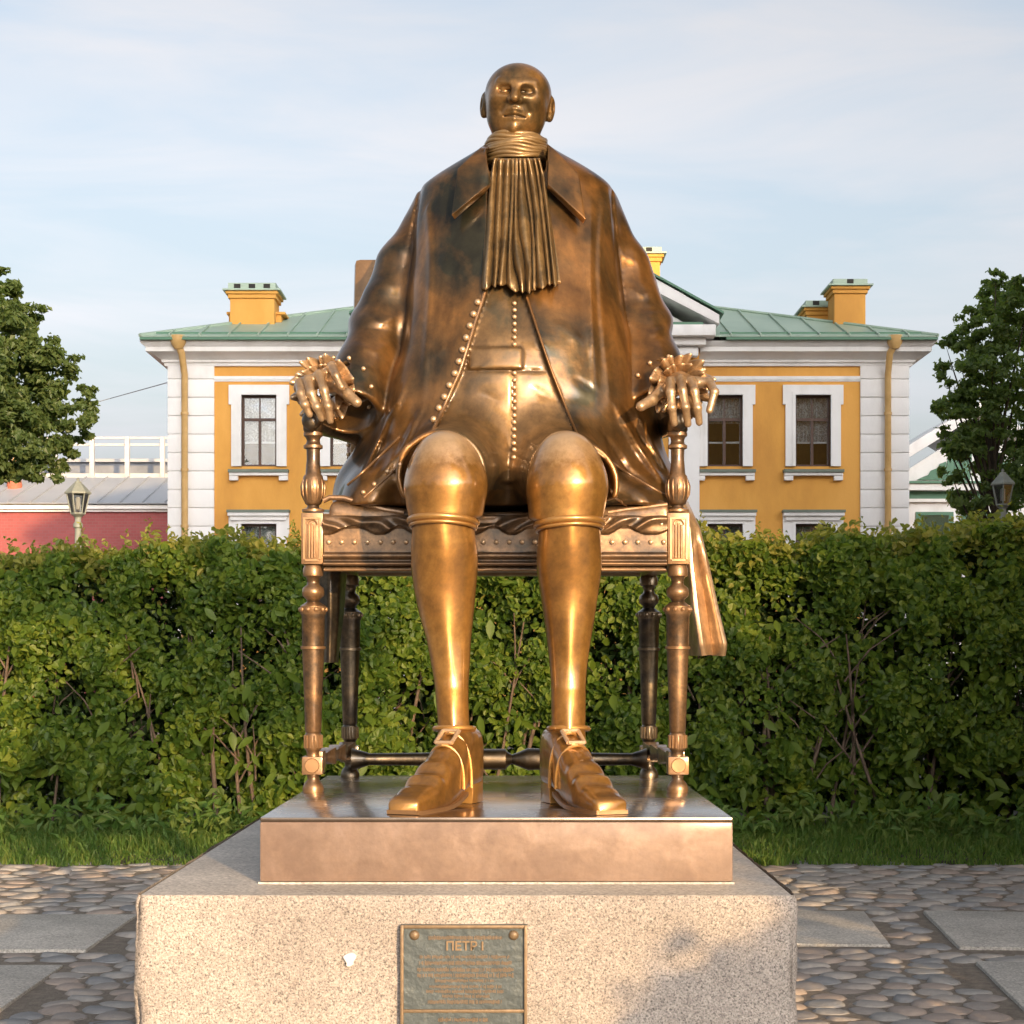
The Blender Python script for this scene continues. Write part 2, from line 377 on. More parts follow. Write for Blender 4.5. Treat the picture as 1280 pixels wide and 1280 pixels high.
M['plinth_top'] = bronze('plinth_top_bronze', (0.17, 0.13, 0.1), (0.22, 0.17, 0.125), (0.28, 0.21, 0.15), scale=3.2, rough=(0.34, 0.16), fine=0.06, metallic=0.9)
M['granite'] = granite_mat('pedestal_granite', (0.40, 0.355, 0.315), (0.45, 0.385, 0.33), (0.12, 0.105, 0.09), s=215)
M['granite_top'] = granite_mat('sawn_granite', (0.43, 0.395, 0.35), (0.47, 0.425, 0.37), (0.31, 0.275, 0.24), s=110, rough=0.6, bump=0.15)
M['slab'] = granite_mat('slab_granite', (0.49, 0.465, 0.42), (0.52, 0.49, 0.44), (0.33, 0.31, 0.275), s=80, rough=0.8, bump=0.15)
M['cobble'] = []
for i, (c0, c1) in enumerate([((0.25, 0.22, 0.198), (0.35, 0.315, 0.285)), ((0.25, 0.24, 0.225), (0.35, 0.337, 0.32)), ((0.29, 0.265, 0.24), (0.40, 0.367, 0.335)), ((0.19, 0.19, 0.192), (0.28, 0.282, 0.285)), ((0.28, 0.23, 0.195), (0.38, 0.315, 0.27))]):
    M['cobble'].append(noisy('cobble_stone', [c0, c1], scale=9, detail=8, rough=(0.6, 0.85), bump=0.5, bscale=45, dist=0.01))
M['dirt'] = noisy('joint_dirt', [(0.15, 0.125, 0.10), (0.24, 0.205, 0.165)], scale=18, rough=(0.9, 1), bump=0.8, bscale=60)
M['soil'] = noisy('soil', [(0.03, 0.03, 0.015), (0.06, 0.055, 0.03)], scale=5, rough=(0.9, 1), bump=0.8, bscale=30)
M['ground'] = noisy('paved_ground', [(0.16, 0.14, 0.12), (0.24, 0.21, 0.18)], scale=1.5, rough=(0.8, 1), bump=0.5, bscale=12)
M['yellow'] = noisy('ochre_render', [(0.58, 0.275, 0.055), (0.70, 0.35, 0.072), (0.77, 0.40, 0.095)], scale=0.55, detail=11, rough=(0.8, 0.95), bump=0.25, bscale=22, stretch=(1, 1, 0.45))
M['white'] = noisy('white_render', [(0.72, 0.71, 0.69), (0.83, 0.825, 0.815), (0.87, 0.865, 0.855)], scale=0.9, detail=11, rough=(0.7, 0.9), bump=0.15, bscale=25, stretch=(1, 1, 0.5))
M['green_roof'] = noisy('green_painted_roof', [(0.29, 0.395, 0.30), (0.39, 0.495, 0.395)], scale=0.5, detail=7, rough=(0.4, 0.55), bump=0.1, bscale=4)
M['green_edge'] = noisy('green_painted_metal', [(0.06, 0.17, 0.10), (0.09, 0.22, 0.14)], scale=1.2, rough=(0.4, 0.6))
M['sill_metal'] = noisy('sill_sheet_metal', [(0.12, 0.16, 0.125), (0.18, 0.22, 0.18)], scale=2, rough=(0.5, 0.7))
M['pipe'] = noisy('ochre_pipe_paint', [(0.55, 0.34, 0.12), (0.65, 0.42, 0.17)], scale=3, rough=(0.4, 0.6))
M['sash'] = noisy('brown_sash_paint', [(0.055, 0.025, 0.016), (0.09, 0.042, 0.025)], scale=6, rough=(0.4, 0.6))
M['glass'] = glass_mat('window_glass', minrefl=0.08)
M['lantern_glass'] = glass_mat('lantern_glass', (0.85, 0.88, 0.88), 0.28)
M['curtain'] = noisy('lace_curtain', [(0.22, 0.23, 0.23), (0.6, 0.6, 0.58)], scale=22, detail=3, rough=(0.9, 1), pos=(0.42, 0.58))
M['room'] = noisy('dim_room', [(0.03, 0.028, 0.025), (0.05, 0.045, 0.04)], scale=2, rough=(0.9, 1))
M['iron'] = noisy('lamp_iron', [(0.19, 0.21, 0.18), (0.27, 0.29, 0.25)], scale=8, rough=(0.5, 0.7))
M['grey_roof'] = noisy('grey_sheet_roof', [(0.33, 0.35, 0.38), (0.42, 0.44, 0.47)], scale=0.4, detail=7, rough=(0.4, 0.6))
M['grey_dark'] = noisy('grey_sheet_metal', [(0.15, 0.17, 0.2), (0.24, 0.26, 0.3)], scale=0.8, rough=(0.4, 0.6))
M['red_paint'] = noisy('red_chimney_paint', [(0.42, 0.12, 0.07), (0.5, 0.16, 0.09)], scale=2, rough=(0.7, 0.9))
M['bark'] = noisy('bark', [(0.05, 0.038, 0.026), (0.11, 0.085, 0.06)], scale=12, rough=(0.8, 1), bump=0.8, bscale=25, stretch=(1, 1, 0.25))
M['twig'] = noisy('twig_bark', [(0.07, 0.048, 0.034), (0.16, 0.112, 0.08)], scale=14, rough=(0.8, 1))
M['leaf_hedge'] = leafy('hedge_leaf', [(0.05, 0.10, 0.013), (0.09, 0.155, 0.019), (0.14, 0.205, 0.025), (0.22, 0.27, 0.04)], gloss=0.5, trans=0.5)
M['leaf_inner'] = leafy('shaded_inner_leaf', [(0.018, 0.04, 0.009), (0.03, 0.06, 0.012), (0.045, 0.075, 0.016)], gloss=0.6, trans=0.3)  # darker green paints in the shade inside the hedge
M['leaf_top'] = leafy('sunlit_young_leaf', [(0.13, 0.17, 0.028), (0.24, 0.25, 0.05), (0.36, 0.32, 0.08)], trans=0.5)  # young shoots, brightened to yellow in place of sunlight on the hedge top
M['leaf_tree'] = leafy('tree_leaf', [(0.075, 0.125, 0.045), (0.11, 0.165, 0.055), (0.14, 0.19, 0.062)], trans=0.45)
M['leaf_maple'] = leafy('maple_leaf', [(0.12, 0.185, 0.07), (0.165, 0.235, 0.082), (0.21, 0.28, 0.10)], trans=0.5)
M['grass'] = leafy('grass_blade', [(0.07, 0.145, 0.028), (0.11, 0.195, 0.038), (0.17, 0.22, 0.055)], trans=0.4, gloss=0.6)
M['plaque'] = bronze('plaque_bronze', (0.018, 0.030, 0.038), (0.036, 0.052, 0.060), (0.070, 0.085, 0.085), scale=40, rough=(0.6, 0.5), metallic=0.35, crev=0.6, fine=1.0, wax=0.1)
M['plaque_edge'] = bronze('plaque_raised_bronze', (0.09, 0.065, 0.04), (0.15, 0.105, 0.06), (0.21, 0.145, 0.08), scale=60, rough=(0.6, 0.5), metallic=0.35, wax=0.1)
M['plaque_text'] = bronze('plaque_text_bronze', (0.055, 0.05, 0.04), (0.10, 0.08, 0.055), (0.15, 0.11, 0.07), scale=70, rough=(0.62, 0.5), metallic=0.35, wax=0.1)
M['paint_spot'] = noisy('white_paint_spot', [(0.55, 0.53, 0.5), (0.72, 0.71, 0.69)], scale=90, rough=(0.6, 0.8))
def brick_mat():
    m, nt, b, N, L = mat_base('red_brick')
    tc = N('ShaderNodeTexCoord'); mp = N('ShaderNodeMapping'); mp.inputs['Rotation'].default_value = (R(90), 0, 0)
    br = N('ShaderNodeTexBrick'); br.inputs['Scale'].default_value = 2.0; br.inputs['Color1'].default_value = (0.35, 0.09, 0.09, 1); br.inputs['Color2'].default_value = (0.30, 0.075, 0.075, 1); br.inputs['Mortar'].default_value = (0.28, 0.115, 0.11, 1)
    L(tc.outputs['Object'], mp.inputs[0]); L(mp.outputs[0], br.inputs[0]); L(br.outputs[0], b.inputs['Base Color']); b.inputs['Roughness'].default_value = 0.85
    return m
M['brick'] = brick_mat()
M['rail_paint'] = noisy('grey_rail_paint', [(0.42, 0.42, 0.42), (0.52, 0.52, 0.52)], scale=2, rough=(0.5, 0.7))

# ---------------------------------------------------------------- ground, pavement
YG, YP = 13.75, 4.55                       # grass edge and front of the bronze plinth (metres from the camera)
ZP, ZG = 1.193, 1.021                      # tops of plinth and granite block
def ground():
    me = mesh_np('ground', [(-500, -400, -0.06), (500, -400, -0.06), (500, 900, -0.06), (-500, 900, -0.06)], np.array([[0, 1, 2, 3]]))
    tag(obj('ground', me, M['ground']), kind='structure')
    xs = np.linspace(-9, 9, 110); ys = np.linspace(3.6, YG + 0.25, 90)
    X, Y = np.meshgrid(xs, ys, indexing='ij')
    Z = 0.004 + 0.004*np.sin(X*5.1 + Y*3.3) * np.sin(Y*4.7 - X*2.1)
    V = np.stack([X, Y, Z], -1).reshape(-1, 3); n = len(ys)
    i, j = np.meshgrid(np.arange(len(xs)-1), np.arange(n-1), indexing='ij'); a = (i*n + j).ravel()
    pave = tag(obj('pavement', mesh_np('pavement', V, np.stack([a, a+n, a+n+1, a+1], 1)), M['dirt']), kind='structure')
    # sawn slabs
    rects = []
    def slab(cx, cy, w, d, rot):
        rects.append((cx, cy, w/2 + 0.035, d/2 + 0.035, rot))
        m = MB(); nx = 6
        m.box((-w/2, -d/2, -0.08), (w/2, d/2, 0.022))
        me = m.mesh('paving_slab', bevel=0.008)
        o = inst('paving_slab', me, (cx, cy, RNG.uniform(-0.004, 0.004)), pave, Matrix.Rotation(rot + RNG.normal(0, 0.004), 3, 'Z') @ Matrix.Rotation(RNG.normal(0, 0.002), 3, 'X'))
        me.materials.append(M['slab'])
    for k in range(4):
        slab(-2.325 - 0.95 - k*2.08, 10.26, 1.90, 1.33, 0.0)
        slab(-2.325 - 0.95 - k*2.02, 8.52, 1.90, 1.22, 0.01)
    r = -0.092
    def rs(px0, py0, w, d, side=1):        # near-left corner -> centre
        ca, sa = math.cos(r), math.sin(r); hx, hy = side*w/2, d/2
        slab(px0 + hx*ca - hy*sa, py0 + hx*sa + hy*ca, w, d, r)
    rs(2.10, 9.76, 1.30, 1.36, -1); rs(2.46, 9.68, 1.55, 1.40); rs(4.15, 9.5, 1.5, 1.40)
    rs(2.315, 7.95, 1.6, 1.29); rs(4.1, 7.8, 1.5, 1.29); rs(2.26, 6.2, 1.6, 1.4); rs(1.0, 5.6, 0.01, 0.01)
    rects.pop()
    COL.objects.unlink(list(pave.children)[-1])
    # cobbles: relaxed points, their Voronoi cells shrunk to rounded stones
    pts = []
    y = 4.0
    def keep(x, y, pad=0.0):
        if -0.86-pad < x < 0.80+pad and 4.2 < y < 6.6: return False
        for cx, cy, hw, hd, ro in rects:
            dx, dy = x-cx, y-cy; c, s = math.cos(-ro), math.sin(-ro)
            if abs(dx*c - dy*s) < hw+pad and abs(dx*s + dy*c) < hd+pad: return False
        return True
    row = 0
    while y < YG + 0.15:
        sp = 0.215 if y < 11.1 else 0.25
        x = -6.2 + (row % 2)*sp/2 + RNG.uniform(0, 0.1)
        while x < 6.2:
            pts.append((x + RNG.normal(0, 0.028), y + RNG.normal(0, 0.022))); x += sp * RNG.uniform(0.78, 1.25)
        y += 0.148 if y < 11.1 else 0.19; row += 1
    pts = np.array(pts)
    cell = {}
    for i, (x, y) in enumerate(pts): cell.setdefault((int(x//0.3), int(y//0.3)), []).append(i)
    stones = []
    for i, (x, y) in enumerate(pts):
        if not keep(x, y, 0.06): continue
        poly = [(x-.22, y-.2), (x+.22, y-.2), (x+.22, y+.2), (x-.22, y+.2)]
        cx0, cy0 = int(x//0.3), int(y//0.3)
        for a in (-2, -1, 0, 1, 2):
            for b in (-2, -1, 0, 1, 2):
                for k in cell.get((cx0+a, cy0+b), ()):
                    if k == i: continue
                    qx, qy = pts[k]; nx, ny = qx-x, qy-y; d2 = nx*nx + ny*ny
                    if d2 > 0.36 or not poly: continue
                    out = []; m = len(poly)
                    dd = [((p[0]-x)*nx + (p[1]-y)*ny) - d2/2 for p in poly]
                    for t in range(m):
                        u = (t+1) % m
                        if dd[t] <= 0: out.append(poly[t])
                        if (dd[t] < 0) != (dd[u] < 0):
                            w = dd[t]/(dd[t]-dd[u]); out.append((poly[t][0]+w*(poly[u][0]-poly[t][0]), poly[t][1]+w*(poly[u][1]-poly[t][1])))
                    poly = out
        if len(poly) < 3: continue
        far = y > 11.1
        sh = RNG.uniform(0.87, 0.95) if far else RNG.uniform(0.82, 0.97)
        q = []
        m = len(poly)                       # fixed count of directions, corners eased
        cx, cy = np.mean([p[0] for p in poly]), np.mean([p[1] for p in poly])
        for t in range(11):
            an = 2*math.pi*t/11 + 0.1; best = 9
            for u in range(m):
                (x1, y1), (x2, y2) = poly[u], poly[(u+1) % m]
                ex, ey = x2-x1, y2-y1; dn = math.cos(an)*ey - math.sin(an)*ex
                if abs(dn) < 1e-9: continue
                tt = ((x1-cx)*ey - (y1-cy)*ex)/dn; s2 = ((x1-cx)*math.sin(an) - (y1-cy)*math.cos(an))/dn
                if tt > 0 and -1e-6 <= s2 <= 1+1e-6: best = min(best, tt)
            q.append(best if best < 1 else 0.08)
        q = np.array(q); q = 0.2*np.roll(q, 1) + 0.6*q + 0.2*np.roll(q, -1); q = np.minimum(q, 0.2)*sh
        if far: q = np.minimum(q, 0.175)
        V = []; hgt = RNG.uniform(0.010, 0.023); tx, ty = RNG.normal(0, 0.06, 2)
        for rr, zz in ((1.0, -0.03), (0.97, 0.006), (0.76, 0.86*hgt)):
            for t in range(11):
                an = 2*math.pi*t/11 + 0.1; d = q[t]*rr
                V.append((d*math.cos(an), d*math.sin(an), zz + (tx*d*math.cos(an) + ty*d*math.sin(an))*(rr < 0.9)))
        V.append((RNG.normal(0, .01), RNG.normal(0, .01), hgt))
        Fs = [(a*11+t, a*11+(t+1) % 11, (a+1)*11+(t+1) % 11, (a+1)*11+t) for a in (0, 1) for t in range(11)] + [(22+t, 22+(t+1) % 11, 33) for t in range(11)]
        px = 640 + F*cx/cy; py = HOR + F*EYE/cy
        seen = -15 < px < 1295 and py < 1295 and not (175 < px < 990)
        stones.append((seen, py, cx, cy, V, Fs))
    vis = sorted([s for s in stones if s[0]], key=lambda s: -s[1])
    rest = [s for s in stones if not s[0]] + vis[300:]
    for s in vis[:300]:
        me = mesh_np('cobblestone', s[4], s[5]); me.materials.append(random.choice(M['cobble']))
        inst('cobblestone', me, (s[2], s[3], 0), pave)
    me_v, me_f, mi = [], [], []
    for s in rest:
        b = len(me_v); me_v += [(p[0]+s[2], p[1]+s[3], p[2]) for p in s[4]]; me_f += [tuple(i+b for i in f) for f in s[5]]; mi += [random.randrange(5)]*len(s[5])
    me = mesh_np('cobblestones', me_v, me_f)
    for m in M['cobble']: me.materials.append(m)
    me.polygons.foreach_set('material_index', mi)
    tag(obj('cobblestones', me, None, pave), kind='stuff')
ground()

# ---------------------------------------------------------------- granite pedestal, bronze plinth, plaque
def pedestal():
    xa, xb = P(164, 0, 4.32)[0], P(1000, 0, 4.32)[0]; yb = 6.55
    t = thing('granite_pedestal', 'broad speckled granite block carrying the bronze plinth and the seated figure', 'pedestal', ((xa+xb)/2, 5.4, 0))
    bm = bmesh.new()
    def face(o, du, dv, nu, nv, nrm, amp):
        g = [[None]*(nv+1) for _ in range(nu+1)]
        for i in range(nu+1):
            for j in range(nv+1):
                p = np.array(o) + np.array(du)*i/nu + np.array(dv)*j/nv
                g[i][j] = bm.verts.new(p)
        for i in range(nu):
            for j in range(nv): bm.faces.new((g[i][j], g[i+1][j], g[i+1][j+1], g[i][j+1]))
    W, D, H = xb-xa, yb-4.32, ZG+0.03
    face((xa, 4.32, -0.03), (W, 0, 0), (0, 0, H), 110, 70, None, 0)
    face((xb, 4.32, -0.03), (0, D, 0), (0, 0, H), 150, 70, None, 0)
    face((xb, yb, -0.03), (-W, 0, 0), (0, 0, H), 110, 70, None, 0)
    face((xa, yb, -0.03), (0, -D, 0), (0, 0, H), 150, 70, None, 0)
    bmesh.ops.remove_doubles(bm, verts=bm.verts, dist=1e-4)
    from mathutils import noise
    for v in bm.verts:
        p = v.co.copy(); n1 = noise.noise(p*3.0); n2 = noise.noise(p*11+Vector((3, 1, 7))); n3 = noise.noise(p*45)
        ex = min(abs(p.x-xa), abs(p.x-xb)); ey = min(abs(p.y-4.32), abs(p.y-yb)); ez = ZG - p.z
        d = 0.007*n1 + 0.006*n2 + 0.004*n3
        corner = max(0, 1 - max(ex, ey)/0.035); top = max(0, 1 - ez/0.025)
        chip = max(0, noise.noise(p*9+Vector((5, 9, 2)))*1.3)*0.03*max(corner, 0)
        sx = 1 if p.x > (xa+xb)/2 else -1; sy = 1 if p.y > 5.4 else -1
        if ex < 1e-4: v.co.x += sx*(d - 0.012*corner - chip - 0.007*top)
        if ey < 1e-4: v.co.y += sy*(d - 0.012*corner - chip - 0.007*top)
    me = bpy.data.meshes.new('block'); bm.to_mesh(me); bm.free()
    me.polygons.foreach_set('use_smooth', np.full(len(me.polygons), True))
    obj('block', me, M['granite'], t)
    m = MB(); m.box((xa+0.016, 4.336, ZG-0.08), (xb-0.016, yb-0.016, ZG)); m.build('top_face', M['granite_top'], t, bevel=0.006)
    # white paint spot on the front
    c = P(437, 1200, 4.305); m = MB()
    r = [(0.0125*(1+0.3*math.sin(3*a)+0.15*math.sin(7*a))*math.cos(a), 0.019*(1+0.2*math.sin(2*a+1))*math.sin(a)) for a in np.linspace(0, 2*math.pi, 18, endpoint=False)]
    m.prism([(c[0]+u, c[2]+w) for u, w in r], 1, 4.309, 4.325); m.build('paint_spot', M['paint_spot'], t)
pedestal()

def plinth():
    xa, xb = P(325, 0, YP)[0], P(916, 0, YP)[0]; yb = 6.2
    t = thing('bronze_plinth', 'low copper coloured bronze plinth under the shoes and chair legs', 'plinth', ((xa+xb)/2, 5.4, ZG))
    m = MB(); m.box((xa, YP, ZG+0.006), (xb, yb, ZP-0.012)); m.build('plinth_side', M['plinth'], t, bevel=0.004)
    m = MB(); m.box((xa, YP+0.001, ZP-0.0118), (xb, yb, ZP)); m.build('plinth_plate', M['plinth_top'], t, bevel=0.004)
    m = MB(); m.box((xa-0.004, YP-0.004, ZG), (xb+0.004, yb+0.004, ZG+0.005)); m.build('joint', M['granite_top'], t)
plinth()

def plaque():
    y = 4.318; s = y/F
    xa, xb = P(501, 0, y)[0], P(659, 0, y)[0]; zt = P(0, 1155, y)[2]; zb = zt - 0.40
    zm = P(0, 1262, y)[2]
    t = thing('plaque', 'dark bronze plaque with raised lettering on the front of the granite block', 'plaque', ((xa+xb)/2, y, zb))
    m = MB(); m.box((xa, y-0.012, zb), (xb, y+0.01, zt)); m.build('plate', M['plaque'], t)
    m = MB(); w = 0.008; f = y-0.022
    m.box((xa, f, zb), (xa+w, y-0.0121, zt)); m.box((xb-w, f, zb), (xb, y-0.0121, zt)); m.box((xa+w, f, zt-w), (xb-w, y-0.0121, zt)); m.box((xa+w, f, zb), (xb-w, y-0.0121, zb+w)); m.box((xa+w, f+0.002, zm-w/2), (xb-w, y-0.0121, zm+w/2))
    m.build('border', M['plaque_edge'], t, bevel=0.002)
    for px in (518, 642):
        c = P(px, 1169, y-0.014); m = MB(); m.ball(c, 0.0125, 12, 6, (1, 0.6, 1)); m.build('rosette', M['plaque_edge'], t)
    # heading
    cu = bpy.data.curves.new('heading', 'FONT'); cu.body = 'ПЕТР I'; cu.size = 0.030; cu.extrude = 0.0035; cu.offset = 0.0007; cu.align_x = 'CENTER'; cu.resolution_u = 2
    tmp = bpy.data.objects.new('tmp', cu); COL.objects.link(tmp)
    me = bpy.data.meshes.new_from_object(tmp); bpy.data.objects.remove(tmp)
    c = P(581, 1187.5, y-0.0135)
    me.transform(Matrix.Translation(c) @ Matrix.Rotation(R(90), 4, 'X')); obj('heading', me, M['plaque_edge'], t)
    # worn small print: only raised uneven ridges can be made out
    rows = [(1171, 536, 628, 7), (1195, 525, 637, 6), (1202.5, 524, 640, 7), (1211, 522, 642, 7), (1218, 522, 642, 7), (1224.5, 544, 619, 6), (1232, 537, 628, 6), (1238, 533, 630, 6), (1244, 553, 612, 6), (1251, 535, 627, 7), (1273.5, 548, 610, 7)]
    for py, a, b, hh in rows:
        m = MB(); x = a
        while x < b:
            w = RNG.uniform(.7, 1.9); h0 = hh*RNG.uniform(0.36, 0.46)
            p0 = P(x, py+h0, y); p1 = P(min(b, x+w), py-h0, y)
            m.box((p0[0], y-0.0122-RNG.uniform(0.001, 0.0035), p0[2] + RNG.uniform(0, .003)), (p1[0], y-0.0119, p1[2] - RNG.uniform(0, .003))); x += w + (0.4 if RNG.random() > 0.12 else 1.6)
        m.build('text_row', M['plaque_text'], t, smooth=False)
plaque()

# ---------------------------------------------------------------- the bronze figure
fig = thing('bronze_statue', 'seated bald bronze man in a long buttoned coat with a pleated cravat', 'statue', (-0.04, 5.5, ZP))

T = [  # row in the photo, centre, half width (pixels), depth of the centre, half depth (metres)
 (176, 646, 33, 5.88, .085), (186, 646, 41, 5.88, .10), (196, 646, 54, 5.88, .125), (206, 646, 72, 5.875, .145), (216, 646, 90, 5.87, .16), (226, 646, 107, 5.865, .172), (237, 646, 121, 5.86, .185), (260, 646, 127, 5.85, .205), (300, 645, 132, 5.83, .24),
 (350, 645, 137, 5.81, .285), (400, 645, 142, 5.79, .32), (450, 645, 152, 5.77, .35), (500, 642, 170, 5.76, .365), (550, 638, 186, 5.75, .36), (600, 636, 199, 5.74, .345), (640, 636, 203, 5.74, .33), (680, 636, 203, 5.74, .3)]
zs = [EYE + (HOR - r[0])*r[3]/F for r in T]
zz, (tcx, thw, tyc, tb) = smooth_table(zs, [[(r[1]-640)*r[3]/F for r in T], [r[2]*r[3]/F for r in T], [r[3] for r in T], [r[4] for r in T]], 600, 19)
ZSEAT = 2.075

def body(X, Y, Z, off=0.0):
    cx, a, yc, b = (np.interp(Z, zz, t) for t in (tcx, thw, tyc, tb))
    u, v = (X-cx)/(a+off), (Y-yc)/(b+off)
    q = (np.abs(u)**2.35 + np.abs(v)**2.35)**(1/2.35) + 1e-6
    r = np.sqrt((X-cx)**2 + (Y-yc)**2)
    d = r*(1 - 1/q)
    return np.maximum(d, Z - zz[-1])*0.8

SL = [  # sleeves: shoulder, upper arm, elbow, cuff
  [P(549, 262, 5.87), P(508, 340, 5.85), P(482, 404, 5.80), P(435, 498, 5.60)],
  [P(744, 268, 5.87), P(776, 345, 5.85), P(796, 404, 5.80), P(831, 494, 5.60)]]
SR = [.088, .094, .099, .108]
cuff_dir = []
for s in SL:
    d = np.array([-0.05 if s[3][0] < 0 else 0.0, -0.55, -0.83]); cuff_dir.append(d/np.linalg.norm(d))

def pxy(X, Y, Z): return 640 + F*X/Y, HOR - (Z-EYE)*F/Y

def sleeves(X, Y, Z):
    d = None
    for s, cd in zip(SL, cuff_dir):
        e = cone(X, Y, Z, s[0], s[1], SR[0], SR[1])
        e = smin(e, cone(X, Y, Z, s[1], s[2], SR[1], SR[2]), .06)
        end = s[3] + cd*0.10
        e = smin(e, cone(X, Y, Z, s[2], end, SR[2], .106), .06)
        # sleeve wrinkles towards the elbow
        along = (X-s[2][0])*cd[0] + (Y-s[2][1])*cd[1] + (Z-s[2][2])
        w = np.exp(-((X-s[2][0])**2 + (Y-s[2][1])**2 + (Z-s[2][2])**2)/0.05)
        e = e + 0.006*w*np.sin(along*55 + 18*Y)
        t = (X-s[3][0])*cd[0] + (Y-s[3][1])*cd[1] + (Z-s[3][2])*cd[2]
        turn = np.maximum(np.minimum(e + 0.004, 9), np.maximum(-(t+0.04), t-0.09)) - 0.005
        e = smin(e, turn, .006)
        e = smax(e, t - 0.06, .004)
        hole = np.maximum(cone(X, Y, Z, s[3]-cd*0.05, s[3]+cd*0.2, .092, .096), -(t+0.07))
        e = smax(e, -hole, .003)
        d = e if d is None else np.minimum(d, e)
    return d

def thighcover(X, Y, Z, grow=0.0):
    a = cone(X, Y, Z, P(600, 570, 5.75), P(551, 594, 5.17), .15+grow, .132+grow)
    b = cone(X, Y, Z, P(672, 570, 5.75), P(719, 606, 5.17), .15+grow, .130+grow)
    return np.minimum(a, b)

LX = lambda py: np.interp(py, [205, 368, 400, 433, 462, 532, 560], [611, 607, 596, 586, 577, 546, 532])
RX = lambda py: np.interp(py, [205, 372, 433, 462, 545, 570], [683, 657, 677, 687, 720, 735])

FOLDS = [
 ([(512, 470), (480, 540), (446, 604)], 0.0104, 5), ([(530, 505), (503, 555), (472, 604)], 0.0096, 5), ([(497, 505), (462, 590)], -0.0096, 4), ([(517, 520), (488, 580)], -0.0080, 4),
 ([(765, 500), (800, 560), (834, 612)], 0.0104, 5), ([(748, 535), (785, 590), (822, 614)], -0.0088, 4), ([(790, 500), (818, 560), (836, 592)], 0.0088, 5), ([(776, 505), (810, 565)], -0.0088, 4),
 ([(521, 255), (513, 330), (507, 400), (496, 475)], -0.0050, 3.5), ([(768, 262), (776, 340), (787, 430), (792, 505)], -0.0050, 3.5),
 ([(448, 392), (476, 404), (503, 392)], 0.0044, 4), ([(440, 428), (470, 440), (496, 424)], 0.0050, 4), ([(470, 348), (498, 362)], 0.0033, 4), ([(446, 410), (490, 412)], -0.0039, 4), ([(484, 300), (505, 318)], 0.0028, 4),
 ([(780, 356), (802, 370), (822, 362)], 0.0044, 4), ([(786, 402), (814, 418), (842, 406)], 0.0050, 4), ([(792, 386), (830, 388)], -0.0039, 4), ([(777, 318), (800, 330)], 0.0033, 4),
 ([(560, 300), (548, 380), (530, 470)], 0.0033, 9), ([(735, 320), (742, 400), (752, 480)], 0.0033, 9), ([(690, 400), (730, 430)], 0.0033, 7), ([(560, 430), (535, 450)], 0.0033, 7), ([(715, 470), (748, 492)], -0.0028, 5), ([(575, 395), (555, 440)], -0.0028, 6),
 ([(660, 480), (690, 500)], -0.0022, 5), ([(600, 490), (628, 505)], -0.0022, 5), ([(610, 540), (636, 560)], 0.0033, 4), ([(652, 545), (676, 560)], 0.0033, 4)]
def folds(px, py):
    out = 0
    for pts, am, w in FOLDS:
        dm = um = None; n = len(pts)-1
        for i in range(n):
            (x0, y0), (x1, y1) = pts[i], pts[i+1]; dx, dy = x1-x0, y1-y0
            t = np.clip(((px-x0)*dx + (py-y0)*dy)/(dx*dx+dy*dy), 0, 1)
            q = (px-x0-t*dx)**2 + (py-y0-t*dy)**2; u = (i+t)/n
            q = q/(w*(.5+.5*np.sin(np.pi*u)))**2
            um = u if um is None else np.where(q < dm, u, um); dm = q if dm is None else np.minimum(dm, q)
        out = out + am*np.exp(-dm)*np.clip(1.3*np.sin(np.pi*um), 0, 1)
    return out

